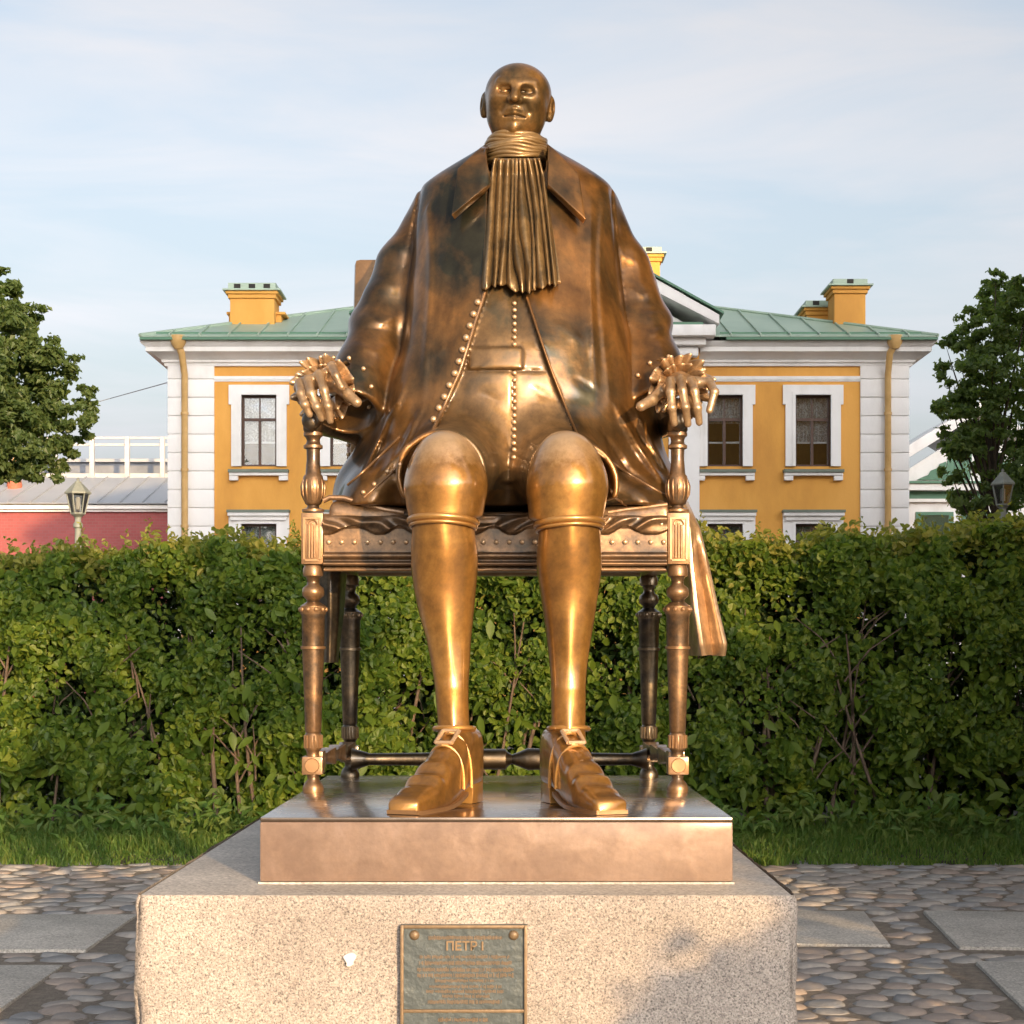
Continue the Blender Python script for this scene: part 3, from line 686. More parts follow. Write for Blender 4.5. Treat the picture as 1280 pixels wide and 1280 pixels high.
def coat_f(X, Y, Z):
    px, py = pxy(X, Y, Z)
    b = body(X, Y, Z)
    side = np.abs(X - np.interp(Z, zz, tcx))/np.interp(Z, zz, thw)
    low = np.clip((2.95 - Z)/0.8, 0, 1)
    th = np.arctan2(X - np.interp(Z, zz, tcx), -(Y-5.75))
    b = b + low*0.009*np.sin(9*th + 2.2*Z + 1.3*np.sin(3*Z)) * np.clip(np.abs(th)-0.35, 0, 1)*1.6
    b = b + 0.004*np.sin(6.3*X + 4.1*Z + 1)*np.sin(5.2*Z - 3.7*X) + 0.0035*np.sin(13*X - 9*Z)*np.sin(11*Z + 7*X + 2)
    front = Y < 5.72
    # open coat: the waistcoat lies a little deeper, a rolled edge follows the opening
    l, r = LX(py), RX(py)
    ins = np.clip((px - l)/2.0, 0, 1)*np.clip((r - px)/2.0, 0, 1)*np.clip((565-py)/4, 0, 1)
    b = b + np.where(front, 0.015*ins, 0)
    # waist flap and front seam of the waistcoat
    flap = np.clip((py-433.5)/1.2, 0, 1)*np.clip((462-py)/1.2, 0, 1)*np.clip((px-585)/2, 0, 1)*np.clip((654-px)/2, 0, 1)
    b = b - np.where(front, ins*(0.006*flap - 0.006*np.exp(-((px-640.5)/1.3)**2)*(1-flap) - 0.005*np.exp(-((py-463)/1.2)**2)), 0)
    # hem of the waistcoat below the belly, curving between the knees
    hem = 556 + 46*np.clip(1 - ((px-640)/62)**2, -1, 1)
    b = b + np.where(front, 0.022*np.clip((py-hem)/3, 0, 1)*np.clip((720-px)/6, 0, 1)*np.clip((px-570)/6, 0, 1), 0)
    b = b - np.where(front, 0.006*np.exp(-((py-hem+1.5)/1.6)**2)*np.clip((700-px)/6, 0, 1)*np.clip((px-580)/6, 0, 1), 0)
    # thigh drapes with an open end at the knees
    c = thighcover(X, Y, Z); c = smax(c, 5.16 - Y, .01)
    b = smin(b, c, .10)
    b = smax(b, -np.maximum(thighcover(X, Y, Z, -.018), Y - 5.45), .012)
    # skirt spread over the seat to both sides
    sk = np.minimum(ell(X, Y, Z, P(470, 636, 5.62), (.13, .24, .16)), ell(X, Y, Z, P(795, 636, 5.62), (.13, .24, .13)))
    sk = sk + 0.014*np.sin(24*(X + .8*(Z-2.1)*np.sign(X+.04)) + 3*np.sin(6*Y))*np.clip((2.45-Z)/.2, 0, 1)
    b = smin(b, sk*0.8, .07)
    s = sleeves(X, Y, Z)
    d = smin(b, s, .022)
    # shoulder seams
    for (x0, y0, x1, y1) in ((526, 236, 513, 300), (764, 240, 770, 305)):
        lx = x0 + (x1-x0)*(py-y0)/(y1-y0)
        d = d + 0.007*np.exp(-((px-lx)/1.8)**2)*np.clip((py-y0+6)/6, 0, 1)*np.clip((y1+60-py)/60, 0, 1)
    # soft vertical dart folds beside the sleeves
    for x0, am in ((533, 5), (756, -6), (741, -3)):
        lx = x0 + am*np.sin((py-240)/60.)
        d = d - np.where(front, 0.006*np.exp(-((px-lx)/4.)**2)*np.clip((py-240)/30, 0, 1)*np.clip((520-py)/100, 0, 1), 0)
    d = d - folds(px, py)
    neck = (np.sqrt(((X - .015)/.104)**2 + ((Y - 5.80)/.20)**2) - 1)*.104
    d = smax(d, -np.maximum(neck, (py - 214)*.0026), .01)
    return np.maximum(d, ZSEAT - Z)

V, Q = nets(coat_f, (-0.82, 5.0, 2.05), (0.74, 6.25, 3.36), 0.0068)
V = relax(V, Q, 2, 0.4)
bvh = BVHTree.FromPolygons([tuple(v) for v in V], [tuple(q) for q in Q])
def hit(px, py, off=0.0, dflt=None):
    d = Vector(((px-640)/F, 1, (HOR-py)/F)).normalized()
    loc, nrm, i, t = bvh.ray_cast(Vector((0, 0, EYE)), d)
    if loc is None: return (Vector(P(px, py, dflt or 5.7)), Vector((0, -1, 0)))
    if nrm.dot(d) > 0: nrm = -nrm
    return loc + nrm*off, nrm
cen = V[Q].mean(1); cpx, cpy = pxy(*cen.T)
inw = (cpx > LX(cpy)+1.5) & (cpx < RX(cpy)-1.0) & (cpy > 350) & (cpy < 612) & (cen[:, 1] < 5.62) & ((cpy < 545) | (np.abs(cpx-640) < 60))
def sub(Vv, Qq):
    u, inv = np.unique(Qq, return_inverse=True); return Vv[u], inv.reshape(Qq.shape)
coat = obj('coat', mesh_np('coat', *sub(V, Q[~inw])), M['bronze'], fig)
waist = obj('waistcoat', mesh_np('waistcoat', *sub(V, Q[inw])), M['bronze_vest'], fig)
tag(waist, 'waistcoat with a row of small buttons under the open coat')

def strip_tube(pts_px, rad, name, parent, mat, off=0.0, sub_n=6):
    p = []
    for (a, b), (c, d) in zip(pts_px[:-1], pts_px[1:]):
        for k in range(sub_n): p.append((a+(c-a)*k/sub_n, b+(d-b)*k/sub_n))
    p.append(pts_px[-1])
    L3 = [np.array(hit(x, y, off)[0]) for x, y in p]
    for _ in range(2): L3 = [L3[0]] + [(L3[i-1]+2*L3[i]+L3[i+1])/4 for i in range(1, len(L3)-1)] + [L3[-1]]
    m = MB(); m.tube(L3, rad, 8); return m.build(name, mat, parent, sharp=80)
for pts in ([(435, 606), (452, 592), (474, 571), (500, 546)], [(455, 622), (472, 607), (490, 591), (500, 580)],
            [(726, 545), (748, 566), (775, 586), (805, 604), (834, 621)], [(741, 562), (752, 580), (760, 602), (768, 622), (786, 633), (812, 635), (834, 634)]):
    strip_tube(pts, 0.0042, 'hem_edge', coat, M['bronze_chair'], 0.001)

ys_ = np.linspace(366, 546, 14)
strip_tube([(LX(y)-1.5, y) for y in ys_], 0.0062, 'coat_edge', coat, M['bronze_chair'], 0.0015, 3)
strip_tube([(RX(y)+1.8, y) for y in np.linspace(372, 552, 14)], 0.0042, 'coat_edge', coat, M['bronze'], 0.001, 3)
bt = MB(); bt.ball((0, 0, 0), 0.0105, 12, 7, (1, .8, 1)); bmesh_button = bt.mesh('button'); bmesh_button.materials.append(M['bronze_hand'])
bs = MB(); bs.ball((0, 0, 0), 0.0072, 10, 6, (1, .8, 1)); small_button = bs.mesh('small_button'); small_button.materials.append(M['bronze_hand'])
for k in range(11):
    py = 379 + k*14.7; inst('button', bmesh_button, hit(LX(py)-5.5, py, .006)[0], fig)
for py in list(np.linspace(380, 431, 7)) + list(np.linspace(467, 572, 13)):
    inst('waistcoat_button', small_button, hit(643.5, py, .004)[0], fig)
for px, py in ((401, 451), (417, 447), (437, 449), (454, 462), (463, 484), (463, 510), (798, 470), (813, 455), (835, 447), (868, 452), (880, 462)):
    inst('cuff_button', small_button, hit(px, py, .005)[0], fig)
for px, py in ((455, 616), (468, 606), (484, 590)): inst('skirt_rivet', small_button, hit(px, py, .004)[0], fig)

# collar flaps, laid on the coat
def slabpatch(name, quad, n=14, off=0.040, th=0.024, mat=None, parent=None, curve=None):
    g = [[None]*(n+1) for _ in range(n+1)]
    A, B, C, D = [np.array(q, float) for q in quad]
    for i in range(n+1):
        for j in range(n+1):
            u, v = i/n, j/n
            p = (A*(1-u)+D*u)*(1-v) + (B*(1-u)+C*u)*v
            if curve: p = p + np.array(curve(u, v))
            loc, nr = hit(p[0], p[1]); g[i][j] = np.array(loc + Vector((0, -1, 0.25)).normalized()*off)
    G = np.array(g)
    for _ in range(3):
        G[1:-1, 1:-1] = 0.25*(G[2:, 1:-1]+G[:-2, 1:-1]+G[1:-1, 2:]+G[1:-1, :-2])
    me = mesh_np(name, G.reshape(-1, 3), [(i*(n+1)+j, (i+1)*(n+1)+j, (i+1)*(n+1)+j+1, i*(n+1)+j+1) for i in range(n) for j in range(n)])
    o = obj(name, me, mat, parent)
    s = o.modifiers.new('s', 'SOLIDIFY'); s.thickness = th; s.offset = 0
    bv = o.modifiers.new('b', 'BEVEL'); bv.width = 0.0025; bv.segments = 2; bv.limit_method = 'ANGLE'
    return o
slabpatch('collar_flap', [(607, 191), (612, 241), (567, 279), (574, 222)], mat=M['bronze'], parent=fig)
slabpatch('collar_flap', [(685, 191), (684, 241), (730, 285), (722, 228)], mat=M['bronze'], parent=fig)

# cravat: wound neckcloth and pleated fall
ncl = MB()
for k, (py, hw) in enumerate(((175, 34.5), (178.4, 36), (181.8, 37), (185.2, 37.4), (188.8, 37.6), (192.4, 38), (196, 38), (199.6, 37.5), (203, 36.5))):
    pts = []
    for j in range(49):
        a = 2*math.pi*j/48; wob = 0.0032*math.sin(2*a + k*1.1) + 0.0025*math.sin(5*a + k*.7)
        c = P(645.5, py, 5.875); r = hw*5.875/F; fy = (1.0 + .02*k) if math.sin(a) < 0 else .95
        pts.append((c[0] + r*math.cos(a), c[1] - 0.005 + fy*r*math.sin(a), c[2] + wob - 0.012*(-math.sin(a)) * (0.25 + 0.05*k)))
    ncl.tube(pts, [0.0072 + 0.0018*math.sin(3*2*math.pi*j/48 + 2*k) for j in range(49)], 9)
ncl.build('neckcloth', M['bronze_cravat'], fig, sharp=80)
def cravat():
    nu, nv = 150, 60; G = np.zeros((nu+1, nv+1, 3))
    ph = np.cumsum(RNG.uniform(0.6, 1.5, 11)); ph = (ph - ph[0])/(ph[-1]-ph[0])*2 - 1; amp = RNG.uniform(.65, 1.2, 12)
    for j in range(nv+1):
        v = j/nv
        c = 646 + 5*v; hw = 29 + 21*v**0.8
        for i in range(nu+1):
            u = 2*i/nu - 1
            uu = min(1, max(-1, u + 0.05*math.sin(4*v + 5*u) + 0.05*math.sin(5*v + 9*u)*v))
            k = np.interp(uu, ph, np.arange(11)); fr = k - math.floor(k)
            ridge = amp[int(k)]*max(0, math.sin(math.pi*fr))**(0.75-.2*v)*(1 + .12*math.sin(9*v+3*k))
            px = c + hw*u
            bot = 358 + 4*math.sin(5*u+1) + 5*ridge - 3*u*u
            py = 198 + (bot-198)*v
            y0 = min(hit(min(max(px, 612), 690), min(max(py, 219), 352))[0].y, 5.74 + .3*v)
            G[i, j] = P(px, py, y0 - 0.012 - (0.020+0.028*v)*ridge - 0.012*v - 0.015*math.exp(-(v/.12)**2))
    me = mesh_np('cravat', G.reshape(-1, 3), [(i*(nv+1)+j, (i+1)*(nv+1)+j, (i+1)*(nv+1)+j+1, i*(nv+1)+j+1) for i in range(nu) for j in range(nv)])
    o = obj('cravat', me, M['bronze_cravat'], fig); s = o.modifiers.new('s', 'SOLIDIFY'); s.thickness = 0.007; s.offset = 1
cravat()

# head
HC = np.array(P(647, 128, 5.86)); hs = 1.0
Rm = np.array(Matrix.Rotation(R(4.5), 3, 'Y') @ Matrix.Rotation(R(-3), 3, 'Z') @ Matrix.Rotation(R(9), 3, 'X'))
def head_f(X, Y, Z):
    q = np.stack([X-HC[0], Y-HC[1], Z-HC[2]], -1) @ Rm
    x, y, z = q[..., 0], q[..., 1], q[..., 2]; ax = np.abs(x)
    d = ell(x, y, z, (0, .022, .032), (.106, .122, .093))
    d = smin(d, ell(x, y, z, (0, -.020, -.022), (.086, .090, .104)), .07)
    d = smin(d, ell(x, y, z, (0, -.036, -.078), (.052, .058, .046)), .05)
    d = smin(d, ball(ax, y, z, (.040, -.026, -.060), .041), .05)
    d = smin(d, cone(ax, y, z, (.014, -.103, .043), (.058, -.088, .052), .0095, .006), .018)
    d = smin(d, ball(ax, y, z, (.054, -.076, -.002), .024), .04)
    d = smax(d, -ell(ax, y, z, (.041, -.114, .023), (.024, .0235, .0135)), .012)
    d = smax(d, -ball(ax, y, z, (.0215, -.108, .020), .0105), .010)
    d = smin(d, ball(ax, y, z, (.041, -.0825, .022), .0158), .002)
    d = smin(d, cone(ax, y, z, (.022, -.0985, .0315), (.060, -.087, .0275), .0066, .005), .005)
    d = smin(d, cone(ax, y, z, (.024, -.097, .0115), (.056, -.087, .014), .0042, .004), .006)
    d = smin(d, cone(x, y, z, (0, -.104, .044), (0, -.134, -.006), .010, .0145), .012)
    d = smin(d, ball(ax, y, z, (.0155, -.118, -.010), .0100), .008)
    d = smax(d, -ball(ax, y, z, (.009, -.130, -.019), .0052), .004)
    d = smin(d, cone(ax, y, z, (.004, -.115, -.0375), (.040, -.099, -.0425), .0062, .003), .006)
    d = smin(d, cone(ax, y, z, (.0, -.112, -.0505), (.029, -.099, -.0555), .0078, .004), .006)
    d = smin(d, cone(ax, y, z, (.0, -.109, -.0675), (.027, -.097, -.065), .0088, .005), .006)
    d = smax(d, -cone(ax, y, z, (0, -.119, -.0585), (.034, -.101, -.061), .003, .002), .006)
    d = smin(d, ball(x, y, z, (0, -.093, -.096), .023), .018)
    d = smax(d, -cone(ax, y, z, (.034, -.114, -.022), (.046, -.104, -.044), .002, .001), .02)
    d = smax(d, -cone(ax, y, z, (.012, -.122, .05), (.010, -.122, .075), .003, .002), .006)
    e = ell(ax, y, z, (.111, .006, -.014), (.0155, .020, .041))
    e = smax(e, -ell(ax, y, z, (.1225, -.005, -.008), (.007, .011, .022)), .006)
    e = smin(e, ball(ax, y, z, (.107, .000, -.046), .009), .012)
    d = smin(d, e, .008)
    d = smin(d, cone(x, y, z, (0, .035, -.06), (0, .03, -.22), .078, .082), .03)
    return d
V, Q = nets(head_f, HC - np.array((.15, .19, .18)), HC + np.array((.15, .20, .15)), .0028)
head = obj('head', mesh_np('head', relax(V, Q, 1, .3), Q), M['bronze_head'], fig)

# hands
def finger(X, Y, Z, pts, r0, r1):
    d = None; n = len(pts)-1
    for i in range(n):
        ra = r0 + (r1-r0)*i/n; rb = r0 + (r1-r0)*(i+1)/n
        e = cone(X, Y, Z, pts[i], pts[i+1], ra, rb); d = e if d is None else smin(d, e, .006)
        if i: d = smin(d, ball(X, Y, Z, pts[i], ra*1.0), .006)
    return d
def make_hand(wrist, palm, fingers, thumb):
    def f(X, Y, Z):
        d = cone(X, Y, Z, wrist, palm, .036, .034)
        for fg in fingers[:]:
            d = smin(d, cone(X, Y, Z, palm, fg[0], .024, .0150), .012)
        d = smin(d, cone(X, Y, Z, wrist + (palm-wrist)*.6, thumb[0], .026, .021), .016)
        d = smin(d, cone(X, Y, Z, fingers[0][0] + np.array((0, .02, -.012)), fingers[2][0] + np.array((0, .02, -.012)), .022, .022), .014)
        for fg in fingers: d = smin(d, finger(X, Y, Z, fg, .0148, .0108), .006)
        return smin(d, finger(X, Y, Z, thumb, .019, .0155), .010)
    A = np.concatenate([[wrist, palm], *fingers, thumb])
    return nets(f, A.min(0) - .05, A.max(0) + .05, .0032)
hl = make_hand(P(428, 484, 5.50), P(408, 474, 5.42),
    [[P(375, 479, 5.38), P(376, 492, 5.335), P(381, 506, 5.32), P(387, 518, 5.33)],
     [P(385, 475, 5.37), P(389, 492, 5.325), P(396, 509, 5.315), P(402, 523, 5.33)],
     [P(399, 468, 5.37), P(405, 488, 5.325), P(410, 508, 5.315), P(413, 526, 5.33)],
     [P(415, 458, 5.38), P(420, 470, 5.33), P(427, 484, 5.32)]],
    [P(426, 484, 5.41), P(435, 493, 5.37), P(446, 503, 5.35)])
obj('hand', mesh_np('hand', *hl), M['bronze_hand'], fig)
hr = make_hand(P(838, 484, 5.50), P(850, 478, 5.42),
    [[P(838, 477, 5.37), P(838.5, 490, 5.325), P(840, 510, 5.315), P(843, 529, 5.33)],
     [P(851, 474, 5.365), P(853, 488, 5.32), P(857, 509, 5.31), P(860, 530, 5.33)],
     [P(864, 477, 5.37), P(868, 489, 5.325), P(872, 510, 5.315), P(874, 528, 5.33)],
     [P(887, 478, 5.39), P(893, 490, 5.34), P(887, 513, 5.33)]],
    [P(828, 488, 5.42), P(815, 500, 5.38), P(801, 508, 5.35)])
obj('hand', mesh_np('hand', *hr), M['bronze_hand'], fig)

def ruffle(c, axis, rmin, rmax, waves, tilt, seedk):
    ax = Vector(axis).normalized(); a = ax.orthogonal().normalized(); b = ax.cross(a); n, mv = 340, 9
    G = []
    for j in range(n):
        t = 2*math.pi*j/n; row = []
        for k in range(mv+1):
            v = k/mv
            w = math.sin(waves*t + seedk + .7*math.sin(2*t)) + 0.6*math.sin((waves*2-1)*t + 2*seedk + math.sin(3*t))
            r = rmin + (rmax-rmin)*v*(1 + 0.16*w*v)
            p = Vector(c) + (a*math.cos(t) + b*math.sin(t))*r + ax*(0.024*w*v + tilt*v*(1-0.4*v))
            row.append(tuple(p))
        G.append(row)
    V = [p for r in G for p in r]; Fs = [(j*(mv+1)+k, ((j+1) % n)*(mv+1)+k, ((j+1) % n)*(mv+1)+k+1, j*(mv+1)+k+1) for j in range(n) for k in range(mv)]
    o = obj('cuff_ruffle', mesh_np('cuff_ruffle', V, Fs), M['bronze_hand'], fig)
    s = o.modifiers.new('s', 'SOLIDIFY'); s.thickness = .006; s.offset = 0
ruffle(P(408, 484, 5.47), (-.2, -.9, -.25), .04, .098, 10, .03, .4)
ruffle(P(848, 482, 5.47), (.12, -.9, -.25), .04, .096, 10, .03, 1.1)

ruffle(P(408, 484, 5.47), (-.2, -.9, -.25), .04, .074, 8, .05, 2.3)
ruffle(P(848, 482, 5.47), (.12, -.9, -.25), .04, .072, 8, .05, 3.1)

# legs
def knee_f(kx, ky, hipx, band_py, cx):
    top = P(kx, ky, 4.99)
    def f(X, Y, Z):
        d = cone(X, Y, Z, P(cx-1, 577, 5.0), P(cx, 607, 5.0), .088, .1105)
        d = smin(d, cone(X, Y, Z, P(cx, 597, 5.06), P(hipx, 578, 5.75), .092, .12), .05)
        d = smin(d, cone(X, Y, Z, P(cx, 604, 5.0), P(cx, 690, 5.0), .1105, .104), .03)
        px, py = pxy(X, Y, Z)
        d = smax(d, (py - band_py)*.0022, .014)
        d = d + .003*np.sin(22*X + 3)*np.sin(14*Z)
        # gathered cloth beside the knee
        return d
    return f
CALF = [
 [(640, 553, 38), (660, 554, 38.5), (690, 555.5, 41.5), (712, 555.5, 41.5), (745, 556.5, 38), (775, 558.5, 33.5), (800, 561, 28), (830, 563, 24.5), (855, 564.5, 21), (880, 565.5, 20), (905, 567, 19.5), (925, 568, 21)],
 [(640, 711, 38), (660, 712, 38), (690, 711.5, 40.5), (712, 711.5, 40.5), (745, 711.5, 36), (775, 711.5, 32), (800, 711, 28), (830, 710.5, 24), (855, 710.5, 21.5), (880, 710.5, 21.5), (905, 710.5, 21), (925, 710, 22)]]
for s, (kx, ky, hipx, band, cx) in enumerate(((557, 537, 590, 648, 557), (707, 543, 680, 651, 708))):
    kf = knee_f(kx, ky, hipx, band, cx)
    V, Q = nets(kf, P(cx, 650, 4.8) - np.array((.19, .02, .1)), P(cx, 520, 5.6) + np.array((.2, .25, .05)), .0065)
    leg = obj('breeches_leg', mesh_np('breeches_leg', relax(V, Q, 1, .4), Q), M['bronze_knee'], fig)
    py = np.array([c[0] for c in CALF[s]], float); yy = np.linspace(640, 925, 70)
    cxs = np.interp(yy, py, [c[1] for c in CALF[s]]); rs = np.interp(yy, py, [c[2] for c in CALF[s]])
    for _ in range(6):
        rs[1:-1] = .25*rs[:-2] + .5*rs[1:-1] + .25*rs[2:]; cxs[1:-1] = .25*cxs[:-2] + .5*cxs[1:-1] + .25*cxs[2:]
    rings = []; n = 64
    for k, y in enumerate(yy):
        u = (y-640)/285; Yc = 4.985 + .035*math.sin(math.pi*min(1, u*1.3)); c = P(cxs[k], y, Yc); r = rs[k]*Yc/F
        rings.append([(c[0] + r*math.cos(a)*(1+.012*math.sin(9*u+2*a)), c[1] + r*(1.1 if math.sin(a) > 0 else .98)*math.sin(a) - .004*math.exp(-((a-1.5*math.pi)/.35)**2)*(1+math.sin(14*u)), c[2]) for a in np.linspace(0, 2*math.pi, n, endpoint=False)])
    m = MB(); m.loft(rings); m.build('stocking', M['bronze_gold'], fig, sharp=80)
    # knee band: doubled rolled strap
    m = MB()
    for dy, w, hh in ((0, 41.5, 4.4), (6.5, 40.5, 2.6)):
        Yc = 4.99; c = P(cxs[3] - (0 if s else 0), band + 4.5 + dy, Yc); r = w*Yc/F; pts = []
        for j in range(41):
            a = 2*math.pi*j/40; pts.append((c[0] + r*math.cos(a), c[1] + 1.04*r*math.sin(a), c[2] - .010*math.sin(a)*(1 if s == 0 else 1) + (.004 if s else -.003)*math.cos(a)))
        m.tube(pts, hh*Yc/F, 10)
    m.build('knee_band', M['bronze_gold'], fig, sharp=80)

def shoe(toe, heel, ankle_px, name='shoe'):
    T0, H0 = np.array(toe[:2]), np.array(heel[:2]); dr = (H0-T0); Ln = np.linalg.norm(dr); dr /= Ln; sd = np.array((-dr[1], dr[0]))
    Ln += .055
    # s, bottom, top, half width
    st = [(0, .004, .036, .040), (.012, .002, .044, .046), (.05, .002, .055, .050), (.10, .002, .072, .053), (.15, .002, .098, .055), (.20, .004, .128, .055), (.25, .012, .158, .053), (.29, .024, .184, .051), (.33, .038, .205, .050), (.36, .046, .214, .050), (.40, .05, .216, .050), (.435, .052, .214, .047), (.458, .054, .205, .038), (.468, .058, .19, .026)]
    rings = []; n = 44; ss = np.linspace(0, .468, 60)*1.0
    for s in ss:
        b, t, w = (np.interp(s, [q[0] for q in st], [q[i] for q in st]) for i in (1, 2, 3))
        wr = 0.0065*math.sin(s*105)*math.exp(-((s-.15)/.06)**2)
        ring = []
        for j in range(n):
            a = 2*math.pi*j/n; ca, sa = math.cos(a), math.sin(a)
            e = .62 if sa > 0 else .35
            u = w*np.sign(ca)*abs(ca)**(.55 if s > .03 else .4)
            if sa > 0 and s > .14: u *= 1 - .28*sa**2*min(1, (s-.14)/.1)*(1 if s < .3 else max(0, 1-(s-.3)/.06))
            z = (b+t)/2 + (t-b)/2*np.sign(sa)*abs(sa)**e + (wr if sa > 0.2 else 0)
            p = T0 + dr*(s*Ln/.468) + sd*u
            ring.append((p[0], p[1], ZP + z))
        rings.append(ring)
    m = MB(); m.loft(rings); o = m.build(name, M['bronze_gold'], fig, sharp=70)
    def place(s, u, z): p = T0 + dr*(s*Ln/.468) + sd*u; return (p[0], p[1], ZP+z)
    m = MB()      # heel block
    m.loft([[place(s, u, z) for s, u in ((.385-.012*(1-z/.06), -.038), (.463, -.034), (.466, .0), (.463, .034), (.385-.012*(1-z/.06), .038))] for z in (0.001, .03, .075)])
    m.build('heel', M['bronze_gold'], o, bevel=.003)
    m = MB()      # sole edge
    rings = []
    for s in np.linspace(-.003, .31, 24):
        b = np.interp(s, [q[0] for q in st], [q[1] for q in st]); w = np.interp(s, [q[0] for q in st], [q[3] for q in st]) + .004
        rings.append([place(s, -w, b-.002), place(s, w, b-.002), place(s, w, b+.009), place(s, -w, b+.009)])
    m.loft(rings); m.build('sole', M['bronze_chair'], o)
    m = MB()      # instep strap with square buckle, ankle rim
    for s0, tz in ((.262, .166), (.315, .198)):
        pts = [place(s0+.02*abs(math.cos(a))-.008, .056*math.cos(a), .05+(tz-.045)*max(0, math.sin(a))**.7) for a in np.linspace(0, math.pi, 17)]
        m.tube(pts, .0052, 8)
    m.build('strap', M['bronze_gold'], o)
    m = MB()
    for a, b in (((-.024, 0), (.024, 0)), ((.024, 0), (.024, .05)), ((.024, .05), (-.024, .05)), ((-.024, .05), (-.024, 0))):
        m.tube([place(.262+a[1], a[0], .178+a[1]*.62), place(.262+b[1], b[0], .178+b[1]*.62)], .006, 8)
    m.build('buckle', M['bronze_hand'], o)
    c = P(ankle_px, 913, 4.99); m = MB(); r = .056
    m.tube([(c[0]+r*math.cos(a), c[1]+.01+1.08*r*math.sin(a), ZP+.212-.006*math.sin(a)) for a in np.linspace(0, 2*math.pi, 33)], .0075, 8); m.build('rim', M['bronze_gold'], o)
shoe(P(503, 1019, 4.62), P(582, 1003, 5.02), 567.5)
shoe(P(765, 1018, 4.62), P(697, 1003, 5.02), 710.5)

# coat tails hanging beside the chair
def tail(rows, name, mat, lab=None):
    n = 40; G = []
    for k, (py, pts) in enumerate(rows):
        X3 = np.array([P(px, py, y) for px, y in pts]); t = np.linspace(0, len(pts)-1, n)
        r = np.stack([np.interp(t, np.arange(len(pts)), X3[:, i]) for i in range(3)], 1)
        for _ in range(3): r[1:-1] = .25*r[:-2] + .5*r[1:-1] + .25*r[2:]
        G.append(r)
    G = np.array(G); tt = np.linspace(0, len(rows)-1, 40)
    G2 = np.stack([[np.interp(tt, np.arange(len(rows)), G[:, j, i]) for j in range(n)] for i in range(3)], -1)
    m = G2.shape[1]
    me = mesh_np(name, G2.reshape(-1, 3), [(i*m+j, (i+1)*m+j, (i+1)*m+j+1, i*m+j+1) for i in range(n-1) for j in range(m-1)])
    o = obj(name, me, mat, fig); s = o.modifiers.new('s', 'SOLIDIFY'); s.thickness = .014; s.offset = 0
    b = o.modifiers.new('b', 'BEVEL'); b.width = .004; b.segments = 2; b.limit_method = 'ANGLE'
    return tag(o, lab)
tail([(628, [(838, 5.62), (846, 5.58), (853, 5.60), (858, 5.66), (854, 5.8)]),
      (660, [(842, 5.66), (861, 5.57), (866, 5.60), (873, 5.62), (868, 5.8)]),
      (700, [(846, 5.72), (863, 5.56), (872, 5.63), (883, 5.60), (880, 5.8)]),
      (760, [(850, 5.78), (869, 5.54), (882, 5.64), (896, 5.58), (894, 5.8)]),
      (805, [(856, 5.80), (876, 5.52), (888, 5.62), (907, 5.56), (905, 5.8)]),
      (819, [(858, 5.80), (879, 5.53), (890, 5.63), (905, 5.58), (903, 5.8)])], 'coat_tail', M['bronze_hand'], 'shiny folded coat tail hanging over the right side of the chair')
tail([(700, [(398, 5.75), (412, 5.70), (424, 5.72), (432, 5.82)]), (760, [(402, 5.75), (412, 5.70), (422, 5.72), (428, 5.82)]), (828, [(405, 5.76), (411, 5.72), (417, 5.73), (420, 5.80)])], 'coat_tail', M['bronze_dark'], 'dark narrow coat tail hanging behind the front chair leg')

# ---------------------------------------------------------------- the bronze armchair
ch = thing('bronze_armchair', 'bronze armchair with turned legs, studded seat rail and turned arm posts', 'chair', (-0.04, 5.75, ZP))
YF, YR = 5.43, 6.10
pz = lambda py, y=YF: EYE + (HOR-py)*y/F
LEGP = [(990, 13), (985, 13.5), (979, 11), (974, 7), (971, 7.5), (968.2, 8)]
LEGP2 = [(945, 8), (941, 7.5), (938, 9), (936, 10.5), (918, 10.5), (916, 9), (914, 10.2), (860, 12), (812, 14), (811.5, 15.8), (808, 15.8), (807.5, 14), (770, 14.6), (767, 16.2), (758, 16.4), (755, 12), (752, 8), (749, 9), (745, 13.5), (740, 14.2), (735, 13), (731, 8), (727, 7.5), (722, 9), (720, 12.5), (712, 13), (707, 11)]
bead_mb = MB(); bead_mb.ball((0, 0, 0), 3.4*5.43/F, 8, 5); bead_me = bead_mb.mesh('bead')
fl_mb = MB(); fl_mb.tube([(0, 0, -.0197), (0, 0, .0197)], 1.6*5.43/F, 6); fl_me = fl_mb.mesh('flute')
for q in (bead_me, fl_me): q.materials.append(M['bronze_chair'])
bead_dark, fl_dark = bead_me.copy(), fl_me.copy()
for q in (bead_dark, fl_dark): q.materials[0] = M['bronze_dark']
